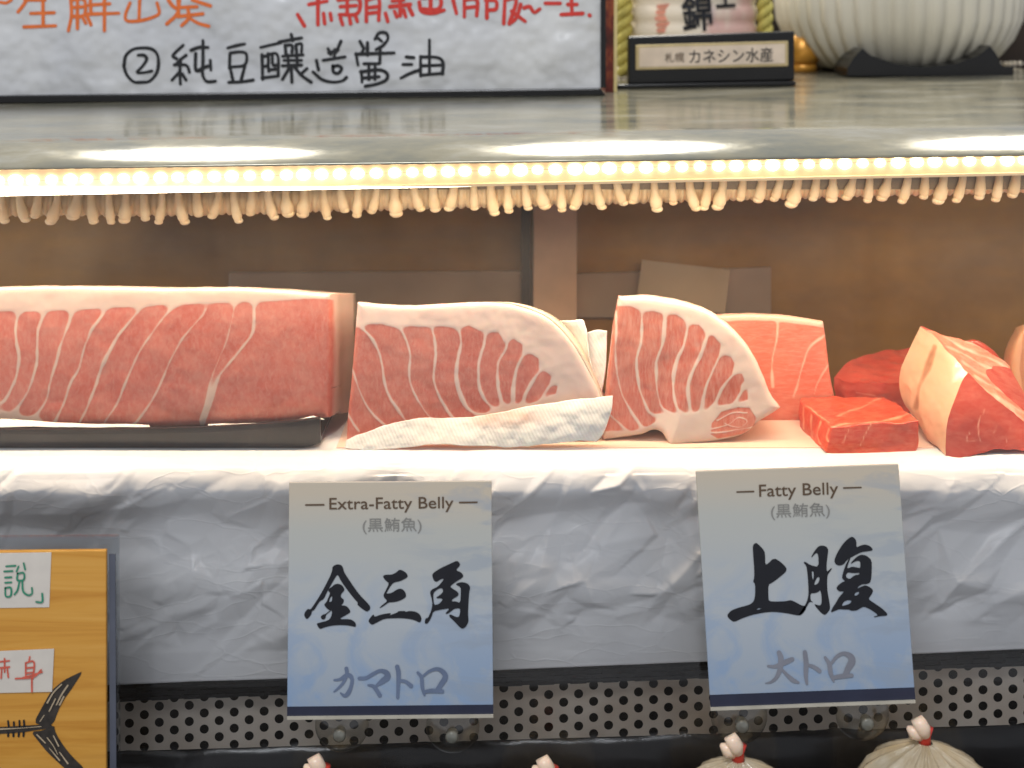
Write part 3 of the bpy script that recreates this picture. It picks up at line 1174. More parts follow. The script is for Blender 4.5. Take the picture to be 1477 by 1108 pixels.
tag(cloth('paper_towel', S, M['towel'], None, .001, .0006, 6), 'lower textured towel fold against left side of the upright wedge', 'paper towel', 'towel folds between the striped pieces')

# third piece: upright wedge with round muscle at its foot
Z4 = lambda l: unz(l, 1477 / 400, (840, 380))
lean3 = Z4([(100, 200), (190, 226), (260, 228), (330, 258), (380, 254), (440, 272), (500, 272), (540, 298), (570, 325), (620, 328), (655, 362), (700, 388), (736, 428), (742, 480), (790, 497), (812, 530), (808, 575), (850, 588), (864, 622),
            (852, 655), (880, 672), (882, 725), (840, 740), (760, 752), (700, 765), (640, 790), (560, 797), (450, 797), (415, 808), (385, 845), (330, 880), (250, 893), (150, 893), (60, 905), (40, 700), (80, 440)])
mus = Z4([(690, 850), (740, 790), (830, 765), (890, 770), (925, 820), (915, 870), (860, 905), (780, 925), (720, 935), (680, 910)])
sept3 = [(Z4(l), hw) for l, hw in (
    ([(180, 260), (180, 450), (185, 580), (205, 680), (255, 780), (330, 880)], 2.0),
    ([(318, 255), (315, 400), (290, 510), (295, 620), (320, 720), (360, 800), (430, 820)], 2.3),
    ([(440, 265), (430, 420), (395, 530), (395, 650), (415, 760), (465, 805)], 2.4),
    ([(566, 300), (545, 420), (500, 530), (485, 640), (495, 740), (525, 800)], 2.4),
    ([(668, 365), (640, 460), (590, 570), (565, 670), (577, 800)], 2.5),
    ([(748, 465), (690, 580), (650, 680), (628, 800)], 2.6),
    ([(820, 575), (750, 660), (695, 770)], 2.4),
    ([(862, 655), (815, 740)], 1.8),
    ([(130, 800), (240, 890)], 1.4))]
ms = [(Z4(l), .9) for l in ([(690, 882), (780, 855), (830, 822), (880, 835), (850, 868), (800, 868), (760, 850)], [(685, 903), (780, 892), (905, 870)], [(720, 835), (800, 797), (880, 795)])]
f_a, f_b = fat_field([lean3], sept3, 8), fat_field([mus], ms, 2.5, 1.2)
fat3 = lambda p: np.minimum(f_a(p), f_b(p))
YC = .848
S = coons([(893, 428, YC), (930, 427.5, YC), (960, 431, YC), (1000, 440, YC), (1030, 454, YC), (1060, 478, YC), (1085, 510, YC), (1102, 546, YC), (1111, 568, YC), (1125, 588, YC)],
          [(1125, 588, YC), (1110, 598, YC - .001), (1091, 609, YC - .003)],
          [(869, 635, YC), (900, 630, YC), (925, 626, YC - .001), (942, 620, YC - .001), (955, 624, YC - .003), (966, 641, YC - .006), (975, 644, YC - .006), (1000, 639, YC - .005), (1030, 636, YC - .004), (1062, 629, YC - .004), (1080, 621, YC - .004), (1091, 609, YC - .003)],
          [(893, 428, YC), (885, 470, YC), (878, 530, YC), (872, 590, YC), (869, 635, YC)], 190, 140, True)
t3 = thing('tuna_belly', 'upright wedge of belly with cream fat rim and small round muscle at its foot', 'tuna belly', P(985, 640, .86), 'tuna pieces on the shelf')
slab('flesh', S, (.002, .036, -.0055), fat3, M['belly2'], t3, sidefat=lambda p, t: .05 + .2 * t if p[0] < 896 else 1.0, seed=3, round_=.0026)

# fourth: orange block behind the wedge
YD = .890
Z4s = [(Z4(l), hw) for l, hw in (([(1040, 300), (1035, 400), (1010, 520), (1015, 660)], 2.2), ([(1300, 380), (1210, 450), (1170, 560), (1125, 710)], 1.6), ([(1310, 540), (1250, 640), (1235, 700)], 1.0))]
lean4 = [(900, 463), (1050, 463), (1090, 462), (1125, 464), (1160, 468), (1230, 480), (1230, 640), (900, 640)]
S = coons([(985, 458, YD), (1045, 454, YD), (1090, 453, YD), (1125, 455, YD), (1160, 459, YD), (1187, 464, YD)],
          [(1187, 464, YD), (1191, 490, YD), (1197, 540, YD), (1204, 578, YD), (1203, 606, YD)],
          [(985, 612, YD), (1100, 611, YD), (1203, 606, YD)], [(985, 458, YD), (985, 612, YD)], 110, 80)
t4 = thing('tuna_block', 'orange-pink block standing behind the upright wedge', 'tuna block', P(1100, 610, .9), 'tuna pieces on the shelf')
slab('flesh', S, (.0, .034, -.006), fat_field([lean4], Z4s, 5), M['orange_flesh'], t4, sidefat=lambda p, t: .6 if p[1] < 470 else .3, seed=4)

# fifth: dark red piece lying far back
t5 = thing('tuna_block', 'dark red rounded piece lying behind the flat square block', 'tuna block', P(1280, 592, .92), 'tuna pieces on the shelf')
T = [(1203, 545, .915), (1225, 521, .93), (1262, 509, .95), (1310, 502, .958), (1350, 500, .96), (1385, 498, .96)]
Mi = [(1203, 545, .915), (1230, 551, .905), (1270, 553, .902), (1310, 552, .902), (1350, 552, .904), (1385, 552, .906)]
B = [(1206, 578, .913), (1230, 590, .908), (1280, 594, .906), (1330, 596, .904), (1385, 596, .906)]
patches('flesh', [(coons(T, [T[-1], Mi[-1]], Mi, [T[0], (1203.2, 545.2, .915)], 60, 24), fat_field(None, [([(1300, 510), (1340, 540)], .6)])),
                  (coons(Mi, [Mi[-1], B[-1]], B, [Mi[0], (1202, 560, .913), B[0]], 60, 24), fat_field(None, [([(1235, 565), (1262, 570)], .9)]))], M['deep_red'], t5, .001, 5,
        [[(1385, 498, .96), (1385, 552, .906), (1385, 596, .906), (1385, 570, .96)]])
# red piece peeking out behind the tall chunk
t5b = thing('tuna_block', 'sliver of red meat peeking out behind the tall pale-sided chunk', 'tuna block', P(1420, 590, .93), 'tuna pieces on the shelf')
S = coons([(1380, 500, .92), (1395, 492, .92), (1410, 491, .92), (1432, 505, .92), (1452, 528, .92)], [(1452, 528, .92), (1454, 588, .92)], [(1380, 588, .92), (1454, 588, .92)], [(1380, 500, .92), (1380, 588, .92)], 40, 40)
slab('flesh', S, (0, .02, -.006), fat_field(None, []), M['deep_red'], t5b, seed=6)

# sixth: flat square block in front
t6 = thing('tuna_block', 'flat square red block lying at the front edge of the shelf', 'tuna block', P(1240, 655, .84), 'tuna pieces on the shelf')
A_, B_, C_, D_ = (1153, 580, .882), (1276, 573, .886), (1324, 608, .8335), (1200, 617, .831)
top = coons([A_, (1163, 574, .886), (1215, 573.5, .887), B_], [B_, (1284, 576, .882), (1302, 590, .857), C_], [D_, (1240, 613, .8315), (1290, 610, .832), C_], [A_, (1168, 592, .866), (1186, 606, .846), D_], 50, 34)
fro = coons([D_, (1240, 613, .8315), (1290, 610, .832), C_], [C_, (1325, 630, .833), (1324, 645, .8325), (1317, 654, .831)], [(1190, 653, .8275), (1250, 655, .828), (1317, 654, .831)], [D_, (1195, 635, .829), (1190, 653, .8275)], 50, 24)
lef = coons([A_, (1168, 592, .866), (1186, 606, .846), D_], [D_, (1195, 635, .829), (1190, 653, .8275)], [(1154, 618, .876), (1170, 635, .853), (1190, 653, .8275)], [A_, (1152, 600, .880), (1154, 618, .876)], 34, 24)
rig = coons([C_, (1302, 590, .857), B_], [B_, (1278, 606, .886)], [(1317, 654, .831), (1300, 630, .857), (1278, 606, .886)], [C_, (1325, 630, .833), (1324, 645, .8325), (1317, 654, .831)], 34, 24)
s6 = [(unz(l, 4.137, (1120, 420)), hw) for l, hw in (([(360, 750), (460, 710), (560, 660), (620, 640)], .9), ([(330, 810), (450, 790), (640, 775), (800, 730)], .7), ([(170, 680), (230, 720), (310, 790)], .8))]
s6l = [(unz(l, 4.137, (1120, 420)), .9) for l in ([(165, 690), (160, 740), (165, 820)], [(210, 740), (205, 800), (215, 880)], [(265, 780), (250, 850), (265, 910)], [(315, 820), (300, 880), (320, 950)])]
s6f = [(unz(l, 4.137, (1120, 420)), .5) for l in ([(450, 800), (400, 900)], [(560, 800), (500, 920)])]
patches('flesh', [(top, fat_field(None, s6)), (fro, fat_field(None, s6f)), (lef, fat_field(None, s6l)), (rig, fat_field(None, []))], M['red_flesh'], t6, .0008, 7,
        [[B_, A_, (1154, 618, .876), (1278, 606, .886)]], True)

# seventh: tall chunk with a pale rind side
t7 = thing('tuna_chunk', 'tall chunk with pale rind side and marbled ridge at the right end', 'tuna chunk', P(1400, 658, .85), 'tuna pieces on the shelf')
ap, D7, G7 = (1328, 470, .882), (1395.6, 538.5, .842), (1364, 658, .823)
edge = [ap, (1350, 488, .868), (1374, 514, .853), D7]
ledge = [ap, (1312, 503, .884), (1297.5, 538, .885), (1298, 562, .882), (1306, 586, .876), (1322, 603, .866)]
fedge = [D7, (1387, 551, .839), (1377, 577, .833), (1367, 606, .828), (1364, 637, .825), G7]
rindS = coons(edge, fedge, [ledge[-1], (1328, 613, .858), (1338, 632, .846), G7], ledge, 40, 60)
s7 = [([(1348, 500), (1338, 530), (1325, 562), (1322, 588)], 6)]
mrk = fat_field(None, s7, 4, 3)
patches('rind', [(rindS, lambda p: np.clip(1.0 - .95 * mrk(p) * .9, 0, 1))], M['rind'], t7, .0008, 9)
ridge = [ap, (1350, 479, .886), (1385, 490, .889), (1417, 504, .889), (1440, 517, .888), (1456, 530, .886)]
rend = [(1456, 530, .886), (1458, 553, .876), (1464, 576, .866), (1478, 594, .854), (1490, 608, .845), (1500, 622, .833)]
lowe = [D7, (1408, 552, .840), (1422, 566, .838), (1450, 586, .836), (1466, 600, .835), (1482, 612, .834), (1500, 622, .833)]
zz = lambda l: unz(l, 4.137, (1120, 420))
s7t = [(zz(l), 1.3) for l in ([(1300, 620), (1477, 730)], [(1220, 570), (1350, 660), (1470, 760)], [(1350, 560), (1480, 690)], [(1000, 270), (1100, 330), (1250, 400), (1400, 480)], [(1020, 330), (1150, 400), (1280, 470), (1400, 540)], [(1100, 420), (1250, 500), (1400, 580)], [(1130, 300), (1280, 370), (1390, 440)], [(1180, 500), (1300, 570), (1420, 640)])]
patches('marbled_face', [(coons(ridge, rend, lowe, edge, 50, 40), fat_field(None, s7t, 5, 2.5))], M['pink_flesh'], t7, .0008, 9)
bote = [G7, (1384, 659, .822), (1417, 654.5, .824), (1441, 648, .826), (1477, 650, .826), (1500, 652, .826)]
s7f = [(zz(l), .6) for l in ([(1150, 850), (1130, 900), (1180, 900)], [(1240, 700), (1200, 800), (1220, 900)], [(1330, 740), (1300, 850)], [(1400, 770), (1370, 900)])]
patches('cut_face', [(coons(lowe, [lowe[-1], bote[-1]], bote, fedge, 50, 40), fat_field(None, s7f, 3, 1.5))], M['deep_red'], t7, .0008, 9,
        [[ap, (1350, 479, .886), (1456, 530, .886), (1500, 606, .85), (1500, 640, .87), (1322, 603, .868)]])

# eighth: rounded pale piece at the very right
t8 = thing('tuna_chunk', 'rounded tan piece at right end of shelf behind the tall chunk', 'tuna chunk', P(1500, 585, .92), 'tuna pieces on the shelf')
S = coons([(1479, 470, .905), (1510, 462, .905), (1560, 466, .905)], [(1560, 466, .905), (1565, 590, .905)], [(1482, 590, .905), (1565, 590, .905)],
          [(1479, 470, .905), (1464, 500, .905), (1459, 530, .905), (1464, 565, .905), (1482, 590, .905)], 50, 50)
slab('flesh', S, (0, .02, -.004), fat_field([[(1475, 480), (1520, 470), (1600, 470), (1600, 600), (1480, 600), (1470, 530)]], [([(1472, 500), (1467, 535), (1474, 575)], 2)], 4), M['tan'], t8, seed=12)

# ------------------------------------------------------------------ front glass
w = MB()
v, f = [], []
for Y in (.781, .785):
    for px, py in ((-160, 266), (1640, 226), (1640, 1250), (-160, 1250)):
        v.append(P(px, py, .781) + Vector((0, Y - .781, 0)))
w.add(v, [(0, 1, 2, 3), (7, 6, 5, 4), (0, 4, 5, 1), (1, 5, 6, 2), (2, 6, 7, 3), (3, 7, 4, 0)])
M['pane'] = glass_sheet('front glass', (.975, .98, .985, 1), .055, smear=.024)
tag(w.build('front_glass', M['pane'], None), 'clear glass front of the case with faint smears, from strip light down past the shelf', 'glass pane')

# ------------------------------------------------------------------ price cards
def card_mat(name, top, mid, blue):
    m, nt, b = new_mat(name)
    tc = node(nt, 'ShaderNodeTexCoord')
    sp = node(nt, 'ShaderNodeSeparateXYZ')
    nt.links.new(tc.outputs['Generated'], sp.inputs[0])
    g = ramp(nt, sp.outputs[2], [(.0, blue), (.40, mid), (.78, srgb(190, 190, 182)), (.95, top)])  # cream top is strip-light warmth put into the colour; blue below is print
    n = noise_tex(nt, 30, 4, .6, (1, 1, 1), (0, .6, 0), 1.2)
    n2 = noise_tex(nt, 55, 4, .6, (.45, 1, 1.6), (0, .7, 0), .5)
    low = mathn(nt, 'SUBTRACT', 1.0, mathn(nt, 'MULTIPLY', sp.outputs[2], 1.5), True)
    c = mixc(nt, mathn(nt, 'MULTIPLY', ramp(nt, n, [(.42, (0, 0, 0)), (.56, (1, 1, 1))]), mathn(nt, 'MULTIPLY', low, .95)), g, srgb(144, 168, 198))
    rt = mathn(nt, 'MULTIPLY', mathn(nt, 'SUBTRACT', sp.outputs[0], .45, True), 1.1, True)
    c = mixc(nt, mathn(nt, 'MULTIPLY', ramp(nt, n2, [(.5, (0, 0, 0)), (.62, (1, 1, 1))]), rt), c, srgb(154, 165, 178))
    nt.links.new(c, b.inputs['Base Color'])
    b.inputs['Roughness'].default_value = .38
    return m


M['card'] = card_mat('watercolour card with warm light', srgb(204, 191, 170), srgb(184, 190, 194), srgb(160, 174, 190))
YK = .762


def card(label, quad, base_split):
    t = thing('price_card', label, 'price card', P(sum(q[0] for q in quad) / 4, quad[2][1], YK + .0005), 'price cards on the front glass')
    q = [Vector((a, b_, 0)) for a, b_ in quad]
    k = base_split
    bl, br = q[3].lerp(q[0], k), q[2].lerp(q[1], k)
    w = MB()
    w.quad_slab([p[:2] for p in (q[0], q[1], br, bl)], YK, .0012)
    bevel(w.build('card', M['card'], t), .0003, 1)
    w = MB()
    w.quad_slab([p[:2] for p in (bl, br, q[2], q[3])], YK - .0001, .0013)
    w.build('bottom_band', M['navy'], t)
    w = MB()
    e = [q[3] + Vector((0, -.5, 0)), q[2] + Vector((0, -.5, 0)), q[2] + Vector((0, 3.5, 0)), q[3] + Vector((0, 3.5, 0))]
    w.quad_slab([p[:2] for p in e], YK - .0012, .0028)
    w.build('clear_edge', plain('clear plastic edge', srgb(190, 184, 168), .15), t)
    return t


IY = YK - .00035
k1 = card('pale blue card reading Extra-Fatty Belly, below the fan-striped belly', [(417, 696), (709, 694), (711.5, 1032), (414, 1035)], .044)
text('lettering', 'Extra-Fatty Belly', (475, 717.5, 654, 739.5), -.6, IY, M['brown_text'], k1, .004)
for a, b_ in (((441, 728.5), (467, 728.2)), ((663, 725), (688, 724.6))):
    strokes('dash', [[a, b_]], IY, M['brown_text'], k1, width=2.2)
text('lettering', '(黒鮪魚)', (523, 747, 608, 770), -.8, IY, M['grey_text'], k1, 0)
zK = (430, 800)
kin = [[[(80, 800), (95, 760), (130, 722), (165, 735), (230, 640), (300, 530), (370, 400), (430, 280), (455, 210), (455, 170), (480, 145), (530, 128), (580, 145), (600, 180), (610, 230), (660, 310), (740, 430), (830, 550), (920, 640), (960, 690), (960, 725), (940, 750), (910, 760), (850, 720), (785, 665), (800, 645), (740, 580), (640, 450), (570, 350), (530, 270), (510, 280), (440, 400), (385, 500), (340, 595), (290, 620), (250, 680), (215, 740), (185, 750), (175, 800), (120, 865), (90, 835)]],
       [[(405, 460), (450, 430), (480, 400), (530, 388), (580, 405), (615, 450), (615, 480), (585, 510), (565, 545), (575, 575), (610, 600), (605, 640), (570, 680), (630, 680), (670, 710), (697, 755), (690, 775), (630, 810), (540, 862), (690, 860), (740, 885), (770, 920), (770, 965), (720, 955), (650, 942), (540, 938), (430, 950), (350, 970), (295, 993), (270, 970), (250, 930), (255, 915), (400, 880), (440, 830), (455, 750), (400, 735), (350, 680), (350, 660), (380, 630), (400, 580), (430, 510), (400, 485)], [(410, 635), (450, 625), (455, 545), (425, 580)]],
       [[(300, 825), (330, 800), (370, 790), (420, 745), (440, 750), (370, 800), (365, 850), (335, 868), (310, 855)]]]
polys('lettering', kin, IY, M['ink'], k1, 1293 / 140, zK)
san = [[[(265, 255), (290, 240), (370, 238), (420, 215), (455, 180), (490, 185), (540, 215), (562, 255), (540, 280), (470, 315), (395, 330), (360, 365), (320, 430), (305, 465), (370, 455), (420, 420), (465, 402), (505, 415), (535, 455), (540, 500), (500, 530), (440, 555), (380, 565), (335, 565), (280, 605), (230, 635), (225, 630), (260, 595), (320, 550), (280, 510), (270, 480), (290, 440), (340, 340), (300, 310), (275, 280)]],
       [[(92, 785), (120, 740), (155, 705), (165, 740), (240, 710), (350, 693), (360, 700), (330, 725), (440, 685), (445, 670), (530, 668), (530, 680), (580, 668), (650, 675), (700, 705), (722, 750), (715, 795), (690, 802), (660, 785), (600, 765), (490, 752), (330, 755), (270, 765), (200, 800), (140, 832), (110, 815)]],
       [[(845, 245), (870, 210), (950, 160), (1060, 110), (1140, 72), (1170, 95), (1180, 125), (1125, 185), (1190, 210), (1220, 250), (1200, 280), (1130, 320), (1055, 378), (1090, 405), (1140, 435), (1165, 465), (1145, 495), (1090, 525), (1075, 555), (1130, 555), (1180, 575), (1188, 450), (1185, 385), (1120, 350), (1170, 330), (1220, 328), (1270, 345), (1300, 385), (1285, 450), (1278, 560), (1272, 700), (1280, 790), (1250, 850), (1210, 880), (1180, 865), (1110, 790), (1045, 730), (1060, 705), (1130, 740), (1165, 740), (1178, 690), (1180, 635), (1110, 640), (1050, 690), (1015, 705), (1005, 695), (1060, 635), (960, 650), (860, 670), (840, 740), (800, 810), (770, 822), (758, 800), (770, 755), (800, 750), (835, 670), (850, 600), (845, 530), (825, 470), (825, 435), (850, 410), (910, 385), (960, 330), (990, 285), (950, 290), (900, 325), (870, 310)],
        [(865, 450), (910, 410), (955, 395), (975, 410), (975, 445), (940, 480), (885, 515), (975, 520), (960, 555), (920, 590), (870, 600), (860, 500)]]]
polys('lettering', san, IY, M['ink'], k1, 1477 / 180, (520, 800))
strokes('lettering', [[(95, 320, 22), (160, 310, 34), (225, 268, 44), (272, 272, 50), (295, 320, 40), (280, 400, 42), (250, 465, 50), (212, 495, 40), (165, 465, 16)], [(230, 190, 44), (235, 250, 42), (200, 340, 34), (150, 400, 28), (92, 450, 16)],
                      [(375, 300, 40), (450, 295, 40), (540, 245, 40), (610, 215, 40), (675, 235, 60), (690, 285, 70), (630, 335, 60), (555, 390, 20)], [(475, 375, 20), (540, 395, 42), (605, 490, 48)],
                      [(800, 170, 50), (815, 250, 52), (810, 400, 40), (805, 515, 34)], [(840, 325, 36), (900, 340, 38), (955, 385, 48)],
                      [(1030, 235, 28), (1072, 290, 42), (1082, 400, 40), (1105, 485, 26)], [(1090, 275, 26), (1160, 220, 32), (1245, 195, 40), (1310, 225, 52), (1340, 285, 60), (1290, 370, 56), (1250, 430, 50)], [(1095, 455, 32), (1180, 440, 46), (1305, 445, 44)]],
        IY, M['slate_text'], k1, 1477 / 190, (470, 940))
k2 = card('tilted pale blue card reading Fatty Belly, below the upright wedge', [(1003.5, 680), (1296, 669.5), (1320.5, 1011), (1025, 1022)], .055)
text('lettering', 'Fatty Belly', (1095, 697.5, 1209, 720.5), -1.8, IY, M['brown_text'], k2, .004)
for a, b_ in (((1063, 709.8), (1087, 709)), ((1217, 704), (1242, 703.2))):
    strokes('dash', [[a, b_]], IY, M['brown_text'], k2, width=2.2)
text('lettering', '(黒鮪魚)', (1112, 726, 1197, 749), -1.8, IY, M['grey_text'], k2, 0)
ue = [[[(362, 150), (370, 125), (398, 102), (430, 125), (480, 175), (503, 220), (505, 360), (550, 330), (585, 292), (625, 285), (690, 330), (740, 380), (750, 410), (730, 445), (650, 510), (590, 555), (540, 580), (540, 700), (545, 772), (640, 775), (745, 770), (795, 757), (850, 780), (920, 820), (960, 825), (975, 850), (940, 905), (905, 932), (860, 930), (740, 905), (600, 890), (480, 900), (340, 930), (230, 970), (150, 1008), (110, 985), (65, 935), (110, 880), (180, 850), (330, 810), (375, 770), (390, 700), (390, 570), (365, 550), (380, 500), (378, 380), (368, 260)],
       [(400, 865), (430, 848), (465, 852), (430, 868)]]]
polys('lettering', ue, IY, M['ink'], k2, 1108 / 140, (1040, 770))
fuku = [[[(70, 325), (90, 318), (150, 360), (245, 380), (240, 235), (215, 215), (165, 270), (160, 262), (195, 200), (240, 145), (280, 133), (330, 145), (355, 180), (345, 260), (335, 340), (335, 440), (385, 395), (400, 390), (375, 430), (345, 470), (340, 560), (345, 660), (360, 740), (375, 830), (370, 870), (320, 930), (280, 910), (225, 850), (190, 800), (230, 815), (265, 820), (280, 780), (275, 690), (260, 640), (240, 665), (200, 678), (150, 680), (150, 760), (185, 785), (140, 775), (110, 830), (80, 880), (40, 925), (10, 932), (60, 860), (110, 780), (130, 690), (125, 560), (115, 440), (105, 370)],
         [(165, 425), (185, 430), (190, 480), (180, 530), (170, 500)], [(195, 590), (200, 550), (225, 500), (250, 490), (255, 530), (235, 570)]],
        [[(420, 310), (450, 230), (510, 130), (560, 75), (610, 35), (645, 40), (675, 80), (675, 160), (720, 135), (775, 122), (830, 140), (862, 175), (855, 192), (800, 200), (730, 210), (650, 250), (600, 280), (565, 300), (530, 350), (480, 365), (440, 350)]],
        [[(510, 495), (530, 420), (555, 350), (590, 285), (610, 270), (575, 360), (570, 400), (625, 375), (680, 385), (720, 395), (720, 310), (670, 310), (600, 350), (640, 300), (690, 255), (735, 238), (790, 250), (850, 300), (850, 420), (845, 510), (830, 560), (790, 575), (740, 575), (700, 600), (680, 630), (740, 600), (780, 588), (830, 610), (868, 645), (850, 690), (810, 745), (860, 780), (950, 840), (1010, 890), (1030, 920), (1020, 935), (940, 940), (880, 955), (875, 945), (920, 935), (905, 910), (830, 860), (760, 830), (720, 850), (680, 875), (620, 880), (590, 865), (540, 865), (480, 860), (430, 880), (380, 900), (400, 850), (440, 790), (480, 720), (540, 655), (480, 660), (445, 625), (460, 595), (510, 555), (550, 540), (520, 520)],
         [(555, 470), (575, 440), (640, 450), (710, 445), (710, 465), (650, 475), (600, 520), (560, 500)], [(505, 825), (530, 775), (580, 755), (625, 765), (600, 800), (540, 820)], [(650, 700), (665, 670), (710, 660), (700, 690), (665, 710)]]]
polys('lettering', fuku, IY, M['ink'], k2, 1108 / 140, (1150, 770))
strokes('lettering', [[(165, 285, 30), (260, 290, 50), (370, 245, 70), (485, 195, 60)], [(310, 105, 60), (335, 180, 74), (325, 320, 66), (280, 430, 50), (210, 495, 34), (130, 515, 10)], [(350, 330, 34), (420, 405, 46), (500, 475, 58), (570, 505, 30)],
                      [(655, 100, 56), (672, 250, 66), (668, 400, 56), (682, 520, 34)], [(700, 270, 36), (780, 300, 50), (850, 350, 56)],
                      [(925, 170, 36), (980, 260, 56), (1000, 380, 58), (1038, 485, 28)], [(1010, 245, 36), (1080, 160, 44), (1170, 118, 50), (1260, 155, 80), (1280, 225, 96), (1230, 320, 80), (1195, 400, 70)], [(1030, 440, 50), (1150, 420, 60), (1280, 410, 50)]],
        IY, M['mauve_text'], k2, 1477 / 160, (1090, 930))

# suction cups that hold the cards on the glass
M['cup'] = glass_sheet('clear soft plastic', (.74, .74, .70, 1), .25, .16)
M['nub'] = plain('clear nub', srgb(112, 112, 104), .06, .0, .2, 300)
for px, py, r, lab in ((493, 1046, 39, 'clear suction cup under left corner of the Extra-Fatty Belly card'), (653, 1048, 39, 'clear suction cup under right corner of the Extra-Fatty Belly card'),
                       (1066, 1033, 41, 'clear suction cup under left corner of the Fatty Belly card'), (1244, 1030, 39, 'clear suction cup under right corner of the Fatty Belly card')):
    rr = r * .775 / F
    c = P(px, py, .7795)
    t = thing('suction_cup', lab, 'suction cup', c, 'clear suction cups on the glass')
    for nm, pr in (('cup', [(rr, 0), (rr * .98, .0008), (rr * .8, .0032), (rr * .5, .0056), (rr * .28, .0068), (1e-5, .0070)]),
                   ('nub', [(rr * .22, .0071), (rr * .18, .0095), (rr * .24, .0115), (rr * .17, .0126), (1e-5, .0128)])):
        w = MB()
        w.lathe((0, 0, 0), pr, 36)
        w.v = [Vector((c.x + q.x, c.y - q.z, c.z + q.y)) for q in w.v]
        w.build(nm, M['cup'] if nm == 'cup' else M['nub'], t, True)

# ------------------------------------------------------------------ wooden board with fish drawing, lower left
YW = .742
ac = thing('acrylic_sheet', 'clear acrylic backing sheet behind the orange wooden board', 'acrylic sheet', P(60, 1200, .748))
w = MB()
w.quad_slab([(-150, 776), (170, 774), (172, 1200), (-150, 1200)], .746, .003)
w.build('sheet', glass_sheet('acrylic', (.82, .84, .86, 1), .10, .03), ac)
w = MB()
w.quad_slab([(157, 800), (166, 800), (168, 1200), (159, 1200)], .7445, .0012)
w.build('sheet_edge', plain('dark acrylic edge', srgb(84, 88, 100), .2), ac)
m, nt, b = new_mat('orange wood grain')
n1 = noise_tex(nt, 14, 5, .6, (.35, 1, 7), (0, 0, 0), 1.5)
n2 = noise_tex(nt, 220, 3, .6, (.05, 1, 1))
c = ramp(nt, n1, [(.3, srgb(196, 132, 44)), (.5, srgb(214, 154, 62)), (.72, srgb(222, 166, 78))])
nt.links.new(mixc(nt, ramp(nt, n2, [(.55, (0, 0, 0)), (.8, (.35,) * 3)]), c, srgb(170, 108, 36)), b.inputs['Base Color'])
b.inputs['Roughness'].default_value = .42
M['wood'] = m
wb_ = thing('wooden_board', 'orange wood-grain board with a dark fish tail drawn on it', 'board', P(60, 1200, YW))
w = MB()
w.quad_slab([(-150, 797), (153, 794), (153, 1200), (-150, 1200)], YW, .003)
bevel(w.build('board', M['wood'], wb_), .0006)
zT, oT = 574 / 170, (0, 780)
tail = [[[(405, 635), (370, 650), (310, 680), (250, 730), (205, 810), (165, 885), (205, 900), (245, 900), (265, 880), (275, 850), (300, 790), (350, 720)]],
        [[(150, 930), (210, 925), (262, 895), (272, 940), (310, 1000), (350, 1050), (410, 1108), (450, 1180), (360, 1150), (300, 1095), (230, 1030), (190, 980)]],
        [[(-150, 905), (0, 908), (100, 902), (250, 893), (255, 912), (160, 925), (100, 935), (-150, 950)]]]
polys('fish_tail', tail, YW - .0003, plain('charcoal drawing', srgb(52, 46, 40), .7, 0, .4, 200), wb_, zT, oT)
strokes('chalk_marks', [[(330, 705), (300, 750), (275, 800)], [(300, 700), (260, 740), (230, 790)], [(270, 770), (240, 830)], [(215, 850), (195, 880)], [(230, 960), (260, 1000), (280, 1040)], [(260, 950), (285, 1000)], [(290, 1030), (330, 1085)], [(180, 945), (220, 985)], [(0, 918), (100, 913), (200, 905)], [(310, 760), (290, 800)], [(240, 1010), (290, 1070)]],
        YW - .00075, plain('pale chalk', srgb(190, 170, 140), .7), wb_, zT, oT, width=1.6, wob=.5)
strokes('finlets', [[(x, 903), (x + rng.uniform(-4, 4), 880 + rng.uniform(-4, 4))] for x in (-10, 42, 68, 95, 118)] + [[(x, 935), (x + rng.uniform(-4, 4), 952)] for x in (-5, 40, 65, 92, 115)], YW - .0003, M['marker'], wb_, zT, oT, width=3)
def label(lab, quad, Y):
    t = thing('paper_label', lab, 'label', P(30, quad[2][1], Y), 'handwritten labels on the wooden board')
    w = MB()
    w.quad_slab(quad, Y, .0003)
    w.build('paper', plain('white label paper', srgb(216, 208, 196), .6, 0, .05, 80), t)
    return t


l1 = label('white paper label with green handwriting on top edge of the board', [(-60, 799), (74, 797), (71, 876), (-60, 878)], YW - .0004)
strokes('lettering', [[(30, 125), (75, 122)], [(20, 150), (60, 148)], [(25, 180), (55, 178)], [(25, 205), (55, 203)], [(25, 230), (28, 270), (52, 268), (52, 230), (25, 230)], [(90, 125), (80, 150)], [(115, 110), (122, 140)], [(85, 160), (115, 158), (115, 190), (85, 192), (85, 160)], [(95, 195), (85, 240), (70, 262)], [(108, 195), (112, 245), (135, 265), (155, 258), (155, 230)], [(205, 258), (205, 298), (175, 298)]],
        YW - .0008, M['green_ink'], l1, zT, oT, width=2.6)
l2 = label('white paper label with red handwriting above the drawn fish tail', [(-60, 942), (78, 936), (75, 998), (-60, 1001)], YW - .0006)
strokes('lettering', [[(0, 590), (45, 585)], [(22, 575), (22, 640)], [(0, 620), (45, 615)], [(8, 625), (5, 670)], [(35, 620), (40, 665)], [(145, 565), (140, 590)], [(125, 595), (125, 670)], [(125, 595), (165, 592), (160, 670)], [(128, 620), (160, 618)], [(128, 645), (160, 642)], [(75, 672), (160, 665), (200, 630)], [(110, 668), (205, 640)], [(155, 670), (155, 735)], [(-30, 600), (-10, 660)]],
        YW - .001, M['thin_red'], l2, zT, oT, width=2.4)

